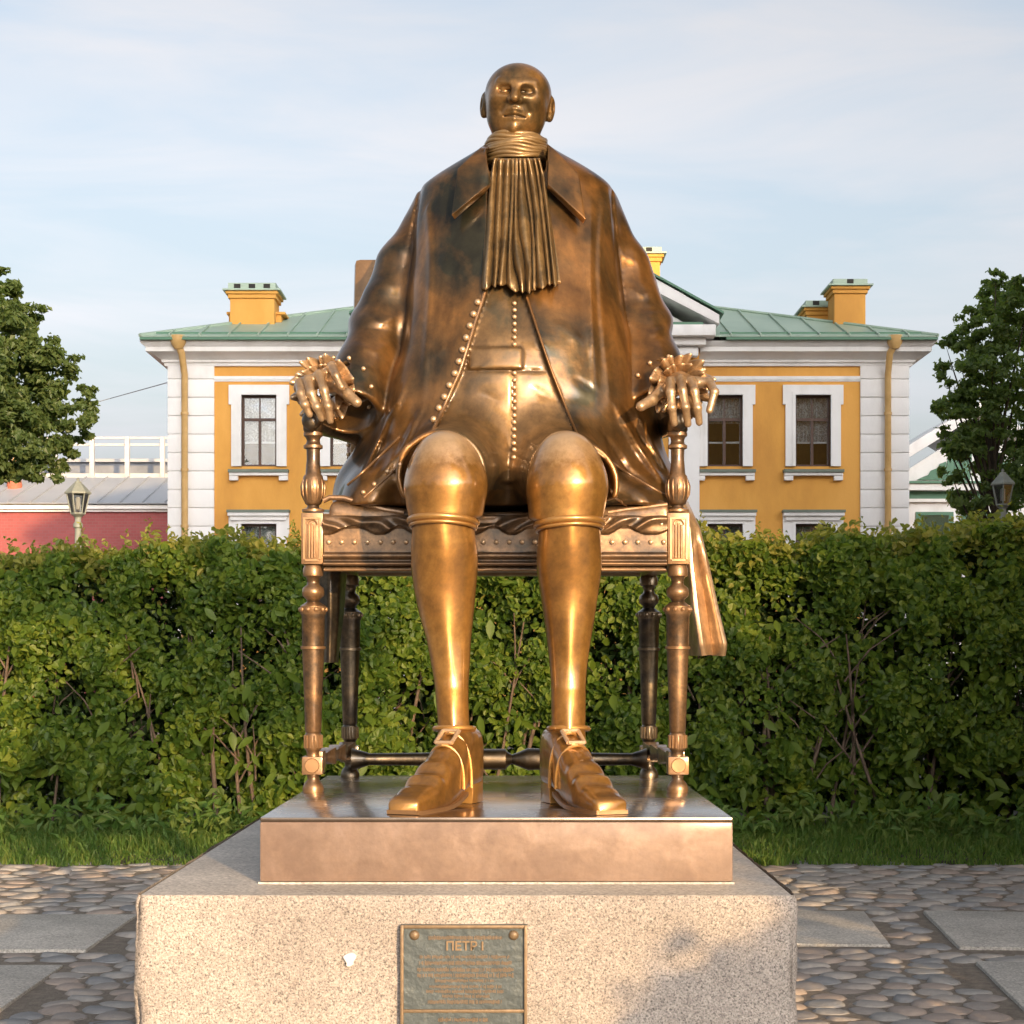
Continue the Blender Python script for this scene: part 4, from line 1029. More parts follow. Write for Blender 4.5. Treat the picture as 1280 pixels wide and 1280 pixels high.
def chair_leg(px, y, scale=1.0, mt='bronze_chair'):
    x = P(px, 0, y)[0]; zt, zb = pz(706), ZP; k = y/F*1.0
    sc = YF/F
    def zmap(py): return zb + (pz(py) - pz(990))*(zt-zb)/(zt-pz(990))
    m = MB(); m.lathe(x, y, [(r*sc, zmap(p)) for p, r in LEGP] + [(8*sc, zmap(966))], 24)
    m.lathe(x, y, [(r*sc, zmap(p)) for p, r in LEGP2], 24)
    leg = m.build('leg', M[mt], ch, sharp=50)
    m = MB(); w = 13*sc; m.box((x-w, y-w, zmap(968)), (x+w, y+w, zmap(945.2))); m.build('joint_block', M[mt], leg, bevel=.005)
    m = MB(); m.lathe(x, 0, [(8.5*sc, y-w-.004), (9.5*sc, y-w+.001)], 14)   # round boss facing forward
    m.v = [(a, c, zmap(956.5)+b) for a, b, c in m.v]; m.build('boss', M['bronze_chair'], leg)
    for j in range(10):
        a = 2*math.pi*j/10; inst('bead', bead_me if mt == 'bronze_chair' else bead_dark, (x+15.5*sc*math.cos(a), y+15.5*sc*math.sin(a), zmap(762)), leg)
    for j in range(14):
        a = 2*math.pi*j/14; inst('flute', fl_me if mt == 'bronze_chair' else fl_dark, (x+10.6*sc*math.cos(a), y+10.6*sc*math.sin(a), zmap(927)), leg)
    return x, zmap
legs = [chair_leg(391.5, YF), chair_leg(847, YF), chair_leg(437.5, YR, 1, 'bronze_dark'), chair_leg(811, YR, 1, 'bronze_dark')]  # rear legs: shade under the seat and greenish patina both put into darker bronze
sc = YF/F
ARMP = [(640, 14), (637, 14), (635, 8), (632, 7), (630, 10), (627.5, 11), (622, 13), (612, 14.6), (604, 14.4), (598, 12.5), (595.5, 12), (593, 9.8), (575, 8.2), (562, 8.4), (560.5, 12), (557, 12), (555, 9), (551, 8), (547, 9.5), (545, 12), (541, 12), (539.5, 9)]
for s, (px, x) in enumerate(((391.5, legs[0][0]), (847, legs[1][0]))):
    m = MB(); w = 13.5*sc
    m.box((x-w, YF-w, pz(706)), (x+w, YF+w, pz(642))); corner = m.build('corner_block', M['bronze_chair'], ch, bevel=.003)
    m = MB(); f = YF-w
    for a, b, c, d in ((-11, -8.5, 700, 648), (8.5, 11, 700, 648), (-8.5, 8.5, 650, 648), (-8.5, 8.5, 702, 700)): m.box((x+a*sc, f-.005, pz(c)), (x+b*sc, f-.0002, pz(d)))
    for a in (-3.6, 0, 3.6): m.tube([(x+a*sc, f-.001, pz(698)), (x+a*sc, f-.001, pz(657-(2 if a == 0 else 0)))], 1.5*sc, 8)
    m.tube([(x+6*sc*math.cos(t), f-.001, pz(657)+6*sc*math.sin(t)) for t in np.linspace(0, math.pi, 9)], 1.2*sc, 6)
    m.build('fluted_panel', M['bronze_chair'], corner, sharp=60)
    m = MB(); m.lathe(x, YF, [(r*sc, pz(p)) for p, r in ARMP], 28); post = m.build('arm_post', M['bronze_chair'], ch, sharp=50)
    m = MB()
    for j in range(12):
        a = 2*math.pi*j/12; m.tube([(x+r*sc*math.cos(a), YF+r*sc*math.sin(a), pz(p)) for p, r in ((626, 11.2), (618, 13.8), (608, 14.4), (600, 13))], [.5*sc, 1.7*sc, 1.9*sc, .6*sc], 6)
    m.build('gadroon', M['bronze_chair'], post, sharp=70)
    m = MB(); xr = -.545 if s == 0 else .465
    prof = [(YF-.066, pz(529)), (YF-.062, pz(529)), (YF-.05, pz(528)), (YF-.02, pz(525)), (YF+.15, pz(524)), (YF+.4, pz(516)), (6.12, pz(508))]
    rings = []
    for kk, (y, z) in enumerate(prof):
        t = (y-YF)/(6.12-YF); xc = x + (xr-x)*max(0, t); hw, hh = .030*(.35, .72, 1, 1, 1, 1, 1)[kk], .033*(.35, .72, 1, 1, 1, 1, 1)[kk]
        rings.append([(xc+hw*math.cos(a), y, z+hh*math.sin(a)) for a in np.linspace(0, 2*math.pi, 16, endpoint=False)])
    m.loft(rings); m.lathe(x, YF, [(11*sc, pz(540.5)), (12.5*sc, pz(538)), (12.5*sc, pz(523))], 20)
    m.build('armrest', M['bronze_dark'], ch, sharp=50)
# seat rail: carved front with drape, moulding
xa, xb = P(405.5, 0, YF)[0], P(833, 0, YF)[0]
nx, nz = 340, 60; G = np.zeros((nx+1, nz+1, 3))
for i in range(nx+1):
    px = 405.5 + (833-405.5)*i/nx; x = xa + (xb-xa)*i/nx
    for j in range(nz+1):
        py = 708 - 65*j/nz; h = 0.0
        h += .010*math.exp(-((py-695.5)/3.2)**4) + .013*math.exp(-((py-705.5)/2.4)**4)
        side = (px-619)/213; ph = py*0.16 + (abs(px-619))*0.075*(1 if True else 0)
        drape = max(0, 1-((py-657)/12.5)**4) if py < 671 else 0
        edge = 664 + 5*math.sin(px*.11 + .6*math.sin(px*.05))
        if py < edge: h += drape*(.010 + .012*(.5+.5*math.sin(ph*1.9 + 1.9*math.sin(px*.041) + .7*math.sin(px*.13+py*.1)))**1.5)
        G[i, j] = (x, YF - .030 - h, pz(py))
Vs = G.reshape(-1, 3)
rail = obj('seat_rail', mesh_np('seat_rail', Vs, [(i*(nz+1)+j, i*(nz+1)+j+1, (i+1)*(nz+1)+j+1, (i+1)*(nz+1)+j) for i in range(nx) for j in range(nz)]), M['bronze_chair'], ch)
so = rail.modifiers.new('s', 'SOLIDIFY'); so.thickness = .03; so.offset = 1
for side, (x0, x1) in enumerate(((legs[0][0], legs[2][0]), (legs[1][0], legs[3][0]))):
    m = MB(); m.loft([[(x0-.025, YF+.035, z0), (x0+.025, YF+.035, z0), (x1+.025, YR+.03, z0), (x1-.025, YR+.03, z0)] for z0 in (pz(707), pz(643))]); m.build('side_rail', M['bronze_chair'], ch, bevel=.003)
m = MB(); m.box((legs[2][0]+.03, YR-.02, pz(707)), (legs[3][0]-.03, YR+.03, pz(643))); m.build('back_rail', M['bronze_dark'], ch)
m = MB(); m.loft([[(legs[0][0]+.03, YF+.004, z), (legs[1][0]-.03, YF+.004, z), (legs[3][0]-.03, YR-.022, z), (legs[2][0]+.03, YR-.022, z)] for z in (pz(703), pz(645))]); m.build('seat_base', M['bronze_dark'], ch)
nm = MB(); nm.ball((0, 0, 0), .0078, 10, 6, (1, .8, 1)); nail = nm.mesh('nail_head'); nail.materials.append(M['bronze_hand'])
for k, px in enumerate(np.arange(411, 832, 16.1)): inst('nail_head', nail, P(px, 677.5, YF-.034), ch)
for px in (411, 827): inst('nail_head', nail, P(px, 655, YF-.036), ch)
# cushion with leather rim, rising at the corners
def cush(X, Y, Z):
    rim = .040*np.clip((np.abs(X+.04)-.22)/.28, 0, 1)
    top = 2.058 + rim
    d = np.maximum(np.abs(X+.04)-.522, np.abs(Y-5.74)-.345)
    return smax(smax(d, (Z-top)*.9, .045), 2.0-Z, .01)
V, Q = nets(cush, (-.60, 5.36, 1.98), (.52, 6.12, 2.14), .007)
cu = obj('cushion', mesh_np('cushion', relax(V, Q, 2, .4), Q), M['bronze_chair'], ch)
m = MB(); pts = []
for px, py in ((404, 626), (412, 622), (430, 622.5), (455, 630), (480, 637), (505, 641)): pts.append(P(px, py, 5.405))
m.tube(pts, .0085, 10); m.build('piping', M['bronze_chair'], cu)
m = MB(); m.tube([P(px, py, 5.405) for px, py in ((760, 641), (785, 637), (810, 634), (834, 631))], .0085, 10); m.build('piping', M['bronze_chair'], cu)
# back
zt = EYE + (HOR-323)*6.2/F
bx = [P(434, 0, 6.12)[0], P(826, 0, 6.12)[0], P(802, 0, 6.2)[0], P(443, 0, 6.2)[0]]
m = MB(); m.loft([[(bx[0], 6.11, 2.03), (bx[1], 6.11, 2.03), (bx[1], 6.19, 2.03), (bx[0], 6.19, 2.03)], [(bx[3], 6.2, zt), (bx[2], 6.2, zt), (bx[2], 6.29, zt), (bx[3], 6.29, zt)]])
bk = m.build('backrest', M['bronze_chair'], ch, bevel=.02)
for s, px in ((0, 437), (1, 823)):
    for k in range(9): inst('nail_head', nail, P(px + (-1 if s == 0 else 1)*1.5, 545+k*11.5, 6.108), ch)
# stretchers
for a, b in ((0, 2), (1, 3)):
    (xa_, zf), (xb_, zr) = legs[a], legs[b]
    m = MB(); z0 = zf(950); z1 = zr(950)
    rings = []
    for t in np.linspace(0.03, .97, 24):
        x, y, z = xa_+(xb_-xa_)*t, YF+(YR-YF)*t, z0+(z1-z0)*t; w = .021 + .006*math.sin(t*22)
        rings.append([(x-w, y, z-w), (x+w, y, z-w), (x+w, y, z+w), (x-w, y, z+w)])
    m.loft(rings); m.build('side_stretcher', M['bronze_chair'], ch, sharp=30, bevel=.002)
ys = 5.98; zc = pz(949, ys); x0 = P(440, 0, ys)[0]; x1 = P(808, 0, ys)[0]
m = MB()
pr = [(x0, 14), (x0+.03, 11), (x0+.06, 7.5), (P(520, 0, ys)[0], 8), (P(596, 0, ys)[0], 10), (P(599, 0, ys)[0], 13), (P(632, 0, ys)[0], 13), (P(635, 0, ys)[0], 9), (P(640, 0, ys)[0], 6), (P(648, 0, ys)[0], 9), (P(660, 0, ys)[0], 14), (P(680, 0, ys)[0], 13), (P(700, 0, ys)[0], 9), (P(740, 0, ys)[0], 8), (x1-.05, 7.5), (x1-.02, 11), (x1, 14)]
rings = [[(x, ys + r*ys/F*math.cos(a), zc + r*ys/F*math.sin(a)*(1 if True else 1)) for a in np.linspace(0, 2*math.pi, 20, endpoint=False)] for x, r in pr]
m.loft(rings); m.build('cross_stretcher', M['bronze_dark'], ch, sharp=40)

# ---------------------------------------------------------------- leaves
def leaf_cloud(C, Nrm, size, jitter=0.6, fold=0.25, droop=0.0, shape=0.55, six=False):
    """one folded four-point leaf per point; C centres, Nrm preferred normals, size lengths"""
    n = len(C)
    nr = Nrm + RNG.normal(0, jitter, (n, 3)); nr /= np.linalg.norm(nr, axis=1)[:, None] + 1e-9
    t = RNG.normal(0, 1, (n, 3)); t[:, 2] -= droop; t -= (t*nr).sum(1)[:, None]*nr; t /= np.linalg.norm(t, axis=1)[:, None] + 1e-9
    b = np.cross(nr, t); s = size[:, None]
    base = C - t*s*.5; tip = C + t*s*.5 - nr*s*.12; w = shape*.5*RNG.uniform(.8, 1.2, (n, 1))
    if not six:
        V = np.stack([base, C - t*s*.06 + b*s*w + nr*s*fold*.5, tip, C - t*s*.06 - b*s*w + nr*s*fold*.5], 1).reshape(-1, 3)
        k = np.arange(n)*4
        return V, np.concatenate([np.stack([k, k+2, k+1], 1), np.stack([k, k+3, k+2], 1)])
    f = nr*s*fold*.5
    V = np.stack([base, C - t*s*.26 + b*s*w*.85 + f*.8, C + t*s*.14 + b*s*w*.8 + f*.7, tip, C + t*s*.14 - b*s*w*.8 + f*.7, C - t*s*.26 - b*s*w*.85 + f*.8], 1).reshape(-1, 3)
    k = np.arange(n)*6
    Q = np.concatenate([np.stack([k, k+2, k+1], 1), np.stack([k, k+3, k+2], 1), np.stack([k, k+4, k+3], 1), np.stack([k, k+5, k+4], 1)])
    return V, Q

def mesh_mats(name, parts):
    V = np.concatenate([p[0] for p in parts]); off = 0; Q = []; mi = []
    for i, p in enumerate(parts):
        Q.append(p[1]+off); off += len(p[0]); mi.append(np.full(len(p[1]), i))
    me = mesh_np(name, V, np.concatenate(Q), smooth=False); 
    for p in parts: me.materials.append(p[2])
    me.polygons.foreach_set('material_index', np.concatenate(mi).astype(np.int32)); return me

# ---------------------------------------------------------------- hedge and grass
HY = 15.6
def hedge_top(x): return 2.63 + 0.022*x + 0.05*np.sin(1.7*x) + 0.035*np.sin(4.3*x+1) + 0.03*np.sin(9.1*x)
def hedge_front(x, z): return HY + 0.10*np.sin(2.3*x + 1.3*z) + 0.09*np.sin(4.9*x - 2.1*z + 2) + 0.05*np.sin(11*x+5*z) + 0.22*np.clip(0.9-z, 0, 1) + 0.25*np.clip(z-2.3, 0, 1)
def hedge():
    X0, X1 = -9.0, 9.0
    t = thing('hedge', 'long clipped green hedge running behind the seated statue and the grass strip', 'hedge', (0, 16.2, 0))
    n = 128000
    x = RNG.uniform(X0, X1, n); z = .12 + (hedge_top(x)-.12)*RNG.uniform(0, 1, n)**.92
    clump = np.sin(5.1*x+2.3*z)*np.sin(3.7*z-2.9*x+1) + .6*np.sin(9.7*x-4*z)*np.sin(8.3*z+3.1*x)
    keepm = RNG.uniform(0, 1, n) < np.clip(.66 + .6*clump, .08, 1)*np.where(z < .6, .6, 1)
    depth = RNG.exponential(.10, n)
    y = hedge_front(x, z) + depth - .16*clump
    C = np.stack([x, y, z], 1)[keepm]; m = len(C)
    Nr = np.tile(np.array([0, -1.0, .45]), (m, 1))
    size = RNG.uniform(.038, .088, m)*np.where(RNG.random(m) < .12, 1.5, 1)*(1 + .25*(C[:, 2] < .9))
    A = leaf_cloud(C, Nr, size, .7, .3, .7, .80, True)
    # inside and back
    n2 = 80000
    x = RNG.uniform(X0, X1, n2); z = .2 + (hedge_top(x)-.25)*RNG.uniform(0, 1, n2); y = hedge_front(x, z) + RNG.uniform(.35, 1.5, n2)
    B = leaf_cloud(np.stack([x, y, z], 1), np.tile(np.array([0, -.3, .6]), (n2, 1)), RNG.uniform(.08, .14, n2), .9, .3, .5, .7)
    # top growth, young shoots
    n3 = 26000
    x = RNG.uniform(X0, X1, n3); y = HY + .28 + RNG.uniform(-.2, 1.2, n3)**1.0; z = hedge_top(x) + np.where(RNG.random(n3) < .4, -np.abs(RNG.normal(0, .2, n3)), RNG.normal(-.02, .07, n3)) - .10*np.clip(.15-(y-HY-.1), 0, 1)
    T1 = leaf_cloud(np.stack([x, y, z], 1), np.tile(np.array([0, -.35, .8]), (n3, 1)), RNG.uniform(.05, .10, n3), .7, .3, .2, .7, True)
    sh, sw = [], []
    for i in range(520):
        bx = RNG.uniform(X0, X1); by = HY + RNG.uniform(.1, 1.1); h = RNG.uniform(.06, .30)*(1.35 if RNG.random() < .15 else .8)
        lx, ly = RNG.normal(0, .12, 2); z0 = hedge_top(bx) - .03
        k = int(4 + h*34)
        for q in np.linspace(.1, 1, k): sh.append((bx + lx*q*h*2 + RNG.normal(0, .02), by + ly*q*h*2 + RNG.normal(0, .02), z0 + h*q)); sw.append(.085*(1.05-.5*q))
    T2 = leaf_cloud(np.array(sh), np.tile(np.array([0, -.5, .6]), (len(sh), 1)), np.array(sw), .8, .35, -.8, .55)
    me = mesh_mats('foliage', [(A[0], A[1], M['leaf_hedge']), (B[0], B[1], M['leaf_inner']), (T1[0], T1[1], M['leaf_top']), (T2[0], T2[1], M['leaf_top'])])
    tag(obj('foliage', me, None, t), kind='stuff')
    # the largest single leaves in front, one object each
    shapes = []
    for k in range(6):
        w = .36 + .05*k/2; L = 1.0
        prof = [(0, .0), (.12, .24*w*2), (.35, .5*w*2), (.62, .42*w*2), (.85, .2*w*2), (1, 0)]
        V = []; Fs = []
        for u, hw in prof: V += [(u-.5, -hw*.5, .10*hw - .08*u*u), (u-.5, 0, -.08*u*u), (u-.5, hw*.5, .10*hw - .08*u*u)]
        for i in range(len(prof)-1):
            a = i*3; Fs += [(a, a+3, a+4, a+1), (a+1, a+4, a+5, a+2)]
        me = mesh_np('leaf', V, Fs); me.materials.append(M['leaf_hedge']); shapes.append(me)
    k = 0
    while k < 260:
        x = RNG.uniform(-4.7, 4.7); z = abs(RNG.normal(0, .75)) + .2
        if z > 2.3 or (-1.0 < x < 0.95 and z < 1.0): continue
        y = hedge_front(x, z) - RNG.uniform(.04, .16)
        s = RNG.uniform(.11, .19)
        d = Vector((RNG.normal(0, .55), -1, .5 + RNG.normal(0, .45))).normalized(); tx = Vector((RNG.normal(0, .8), -.3, -1)); tx = (tx - d*tx.dot(d)).normalized(); ty = d.cross(tx)
        rot = Matrix((tx, ty, d)).transposed()
        inst('leaf', shapes[k % 6], (x, y, z), t, rot, (s, s, s)); k += 1
    # stems and twigs
    k = 0
    for i in range(95):
        x = X0 + (X1-X0)*(i+RNG.uniform(.1, .9))/95; y = HY + RNG.uniform(.22, .7); h = RNG.uniform(1.5, 2.3); lean = RNG.normal(0, .12)
        pts = [(x + lean*q*h + .05*math.sin(3*q+i), y - .16*q + .05*math.sin(4*q+2*i), h*q - .05) for q in np.linspace(0, 1, 7)]
        m = MB(); m.tube(pts, np.linspace(RNG.uniform(.016, .032), .007, 7), 6)
        for b in range(4):
            q = RNG.uniform(.25, .8); bx, by, bz = x + lean*q*h, y - .16*q, h*q; L = RNG.uniform(.25, .7); an = RNG.uniform(-.9, .9)
            m.tube([(bx, by, bz), (bx + L*.5*math.sin(an), by - .12*L, bz + L*.45), (bx + L*math.sin(an)*1.1, by - .3*L, bz + L*.75)], [.011, .008, .005], 5)
        m.build('stem', M['twig'], t, sharp=80)
hedge()

def grass():
    xs = np.linspace(-10, 10, 120); ys = np.linspace(YG-.12, 20, 40); X, Y = np.meshgrid(xs, ys, indexing='ij')
    Z = .015 + .05*np.clip((Y-YG)/1.5, 0, 1) + .015*np.sin(3*X)*np.sin(4*Y); Z[:, 0] = -.03
    V = np.stack([X, Y, Z], -1).reshape(-1, 3); n = len(ys); i, j = np.meshgrid(np.arange(119), np.arange(n-1), indexing='ij'); a = (i*n+j).ravel()
    tag(obj('lawn_soil', mesh_np('lawn_soil', V, np.stack([a, a+n, a+n+1, a+1], 1)), M['soil']), kind='structure')
    n = 62000
    x = RNG.uniform(-7.5, 7.5, n); u = RNG.uniform(0, 1, n); y = YG - .14 + 2.5*u**1.15 + .06*np.sin(6*x) + .05*np.sin(17*x+1)
    patch = .75 + .35*np.sin(2.1*x+y)*np.sin(3.3*y-1.1*x)
    h = RNG.uniform(.05, .15, n)*patch*(.75 + .55*np.clip((y-YG)/1.6, 0, 1.3))*np.where(RNG.random(n) < .05, 1.8, 1)
    a = RNG.uniform(0, 2*np.pi, n); w = RNG.uniform(.004, .009, n); ln = h*RNG.uniform(.1, .75, n); la = RNG.uniform(0, 2*np.pi, n)
    la = np.where(RNG.random(n) < .5, -np.pi/2 + RNG.normal(0, .8, n), la)
    z0 = .01 + .05*np.clip((y-YG)/1.5, 0, 1)
    dx, dy = np.cos(a)*w, np.sin(a)*w; lx, ly = np.cos(la)*ln, np.sin(la)*ln
    V = np.stack([np.stack([x-dx, y-dy, z0], 1), np.stack([x+dx, y+dy, z0], 1), np.stack([x+dx*.8+lx*.4, y+dy*.8+ly*.4, z0+h*.6], 1), np.stack([x-dx*.8+lx*.4, y-dy*.8+ly*.4, z0+h*.6], 1), np.stack([x+lx, y+ly, z0+h*(1-.25*RNG.random(n))], 1)], 1).reshape(-1, 3)
    k = np.arange(n)*5
    Q = np.concatenate([np.stack([k, k+1, k+2], 1), np.stack([k, k+2, k+3], 1), np.stack([k+3, k+2, k+4], 1)])
    # broad weeds at the foot of the hedge
    nw = 2600; x = RNG.uniform(-7, 7, nw); y = HY - .45 + RNG.normal(0, .28, nw); c = np.stack([x, y, RNG.uniform(.06, .42, nw)*(.6+.5*np.sin(3*x)**2)], 1)
    W = leaf_cloud(c, np.tile(np.array([0, -.7, .7]), (nw, 1)), RNG.uniform(.07, .16, nw), .6, .3, -.3, .4)
    me = mesh_mats('grass', [(V, Q, M['grass']), (W[0], W[1], M['grass'])])
    tag(obj('grass', me), 'strip of ragged grass and weeds between the cobbles and the hedge', 'grass', None, 'stuff')
grass()

# ---------------------------------------------------------------- trees
def tree(name, label, base, blobs, n, leaf, trunk_r, group=None, limb_reach=99., mat='leaf_tree'):
    t = thing(name, label, 'tree', base, group)
    base = np.array(base, float); B = [(np.array(c, float), r) for c, r in blobs]
    vol = np.array([r**2.2 for c, r in B]); vol /= vol.sum()
    Cs, Ns = [], []
    for (c, r), f in zip(B, vol):
        k = int(n*f); nclu = max(5, int(k/55))
        d = RNG.normal(0, 1, (nclu, 3)); d /= np.linalg.norm(d, axis=1)[:, None]
        cc = c + d*r*(RNG.uniform(.25, 1, (nclu, 1))**.45)*np.array([1, 1, .92])*RNG.uniform(.85, 1.12, (nclu, 1))
        w = RNG.integers(0, nclu, k)
        p = cc[w] + RNG.normal(0, 1, (k, 3))*np.array([.15, .15, .085])*r**.6*.75
        Cs.append(p); q = p - c; q /= np.linalg.norm(q, axis=1)[:, None] + 1e-6; Ns.append(q*.6 + np.array([0, 0, .6]))
    C = np.concatenate(Cs); Nn = np.concatenate(Ns)
    V, Q = leaf_cloud(C, Nn, RNG.uniform(.7, 1.3, len(C))*leaf, .6, .25, .5, .6)
    me = mesh_np('crown', V, Q, smooth=False); me.materials.append(M[mat]); tag(obj('crown', me, None, t), kind='stuff')
    m = MB(); top = np.mean([c for c, r in B], 0)
    pts = [base + (top-base)*np.array([u**1.4, u**1.4, u]) for u in np.linspace(0, 1, 9)]
    m.tube(pts, np.linspace(trunk_r, trunk_r*.25, 9), 10); m.build('trunk', M['bark'], t, sharp=80)
    for c, r in B:
        if c[0] - base[0] > limb_reach: continue
        u = np.clip((c[2]-base[2])/(top[2]-base[2]+1e-6)*.75 - .15, .25, .85); p0 = base + (top-base)*np.array([u**1.4, u**1.4, u])
        mid = p0*.5 + c*.5 + np.array([0, 0, -.1*r]); m = MB(); m.tube([p0, p0*.75+mid*.25, mid, mid*.3+c*.7 - np.array([0, 0, .1*r]), c + np.array([0, 0, .12*r])], np.array([.34, .26, .17, .08, .02])*trunk_r, 7); m.build('limb', M['bark'], t, sharp=80)
def blob_px(lst, Y, jy=.8):
    return [(P(px, py, Y + RNG.uniform(-jy, jy)*r/60*2), r*Y/F) for px, py, r in lst]
YT1, YT2 = 38., 34.
tree('linden_tree', 'broad dark green tree overhanging the low red brick building', (P(-70, 0, YT1)[0], YT1, 0),
     blob_px([(-2, 392, 42), (22, 425, 38), (48, 440, 30), (-40, 400, 55), (60, 500, 40), (98, 517, 24), (20, 490, 55), (72, 552, 30), (40, 560, 36), (88, 575, 18), (-30, 500, 70), (-90, 460, 90), (-80, 560, 60), (-140, 480, 80), (-15, 545, 34), (110, 510, 15), (0, 362, 28), (34, 400, 24), (-10, 570, 40), (22, 588, 24), (54, 588, 24), (104, 545, 14), (108, 500, 18), (64, 462, 32), (15, 530, 45), (-25, 590, 35)], YT1), 48000, .15, .2, limb_reach=0.9)
tree('maple_tree', 'tall airy green tree beyond the right end of the hedge', (P(1262, 0, YT2)[0], YT2, 0),
     blob_px([(1247, 368, 28), (1238, 400, 34), (1212, 393, 17), (1285, 375, 34), (1282, 430, 46), (1200, 452, 28), (1240, 462, 40), (1178, 462, 12), (1188, 505, 24), (1222, 520, 40), (1275, 520, 50), (1180, 545, 15), (1206, 565, 30), (1250, 585, 44), (1188, 592, 14), (1300, 590, 50), (1215, 615, 30), (1205, 640, 22), (1245, 640, 34), (1340, 470, 70), (1340, 580, 70), (1228, 428, 36), (1226, 492, 34), (1218, 555, 28), (1196, 482, 20), (1258, 398, 30), (1182, 432, 10), (1174, 520, 12), (1245, 345, 12)], YT2), 27000, .125, .15, mat='leaf_maple')

# ---------------------------------------------------------------- yellow house
YH = 52.0; K = YH/F
U = lambda px, y=YH: (px-640)*y/F
W = lambda py, y=YH: EYE + (HOR-py)*y/F
hs_ = thing('yellow_house', 'two storey ochre yellow house with white trim and a green hipped roof', 'house', (U(673), YH+8, 0))
def house():
    t = hs_
    xl, xr, dep = U(210), U(1136), 17.0
    zt = W(436)
    holes = [U(c) for c in (324, 435, 906, 1016)]
    ow = 22*K; z2a, z2b = W(583), W(494); z1a, z1b = W(790), W(655)
    xs = {}
    def wall_sec(x0, x1, y, cs, mat, name):
        m = MB(); th = .45; cuts = sorted(cs)
        e = [x0]; 
        for c in cuts: e += [c-ow, c+ow]
        e.append(x1)
        for i in range(0, len(e), 2): m.box((e[i], y, -.1), (e[i+1], y+th, zt))
        for c in cuts:
            for a, b in ((-.1, z1a), (z1b, z2a), (z2b, zt)): m.box((c-ow, y, a), (c+ow, y+th, b))
        return m.build(name, mat, t, smooth=False)
    wall_sec(U(268), U(474), YH, holes[:2], M['yellow'], 'wall'); wall_sec(U(872), U(1075), YH, holes[2:], M['yellow'], 'wall')
    # projecting middle bay with pilasters, its middle hidden behind the figure
    yb = YH - .55
    m = MB(); m.box((U(474)+.9, yb+.08, -.1), (U(872)-.9, yb+.5, zt)); m.build('wall', M['yellow'], t, smooth=False)
    for a, b in ((U(474), U(474)+.9), (U(872)-.9, U(872))):
        m = MB(); m.box((a, yb, -.1), (b, YH+.44, W(456))); m.build('pilaster', M['white'], t, bevel=.02)
        m = MB(); m.box((a, yb+.09, W(456)+.003), (b, YH+.44, W(432))); m.build('pilaster_head', M['yellow'], t)
    for c in (U(560), U(673), U(786)):
        m = MB(); m.box((c-.52, yb+.05, z2a), (c+.52, yb+.078, z2b)); m.build('window', M['sash'], t)
    # side and back walls, dark rooms
    for x0, x1 in ((xl+.03, xl+.4), (xr-.4, xr-.03)):
        m = MB(); m.box((x0, YH+.46, -.1), (x1, YH+dep, zt)); m.build('side_wall', M['yellow'], t)
    m = MB(); m.box((xl, YH+dep, -.1), (xr, YH+dep+.3, zt)); m.build('back_wall', M['yellow'], t)
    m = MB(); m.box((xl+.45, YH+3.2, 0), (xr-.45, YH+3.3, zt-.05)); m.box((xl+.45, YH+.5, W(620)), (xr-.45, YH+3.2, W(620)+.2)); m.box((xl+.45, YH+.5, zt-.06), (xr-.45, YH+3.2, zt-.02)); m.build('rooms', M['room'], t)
    # rusticated corners: blocks one by one
    bh = 23.0*K; hb = bh - .035
    for x0, x1 in ((xl, U(268)), (U(1075), xr)):
        m = MB(); m.box((x0+.02, YH-.02, -.1), (x1-.02, YH+.45, W(452))); m.build('corner_backing', M['white'], t)
        q = MB(); q.box((0, -.075, 0), (x1-x0, .44, hb)); qm = q.mesh('quoin_block', bevel=.012); qm.materials.append(M['white'])
        z = W(475) - hb; k = 0
        while z > -.2:
            inst('quoin_block', qm, (x0, YH, z), t); z -= bh; k += 1
        q = MB(); q.box((x0, YH-.075, W(475)+.035), (x1, YH+.44, W(453))); q.build('quoin_block', M['white'], t, bevel=.012)
    # string course and frieze
    for a, b in ((U(268), U(474)), (U(872), U(1075))):
        m = MB(); m.box((a, YH-.06, W(475)), (b, YH-.002, W(470.5))); m.box((a, YH-.03, W(477)), (b, YH-.002, W(475)-.002)); m.build('string_course', M['white'], t)
    # cornice profile all round, projecting over the risalit too
    prof = [(0, W(458)), (-.08, W(458)), (-.10, W(455)), (-.16, W(453.5)), (-.16, W(451)), (-.34, W(446)), (-.55, W(443)), (-.55, W(437.5)), (-.66, W(434)), (-.70, W(431)), (0, W(431))]
    def cornice(x0, x1, yf, retl, retr, name='cornice'):
        rings = []
        for o, z in prof: pass
        A = [(x0 + (o if retl else 0), yf + o, z) for o, z in prof]; Bq = [(x1 - (o if retr else 0), yf + o, z) for o, z in prof]
        m = MB()
        if retl: m.loft([[(x0 + o, yf + 9, z) for o, z in prof], A, Bq] + ([[(x1 - o, yf + 9, z) for o, z in prof]] if retr else []))
        else: m.loft([A, Bq] + ([[(x1 - o, yf + 9, z) for o, z in prof]] if retr else []))
        return m.build(name, M['white'], t, sharp=25)
    cornice(xl, U(474)-.02, YH, True, False); cornice(U(872)+.02, xr, YH, False, True)
    # eave, gutter
    ye = YH - .86; ze = W(430, YH) 
    m = MB()
    m.box((xl-.66, ye, ze-.02), (U(474)-.75, YH+.2, ze+.05)); m.box((U(872)+.75, ye, ze-.02), (xr+.66, YH+.2, ze+.05))
    m.box((xl-.66, YH+.2, ze-.02), (xl+.2, YH+dep+.8, ze+.05)); m.box((xr-.2, YH+.2, ze-.02), (xr+.66, YH+dep+.8, ze+.05)); m.build('eave', M['green_edge'], t)
    m = MB(); gy = ye + .34
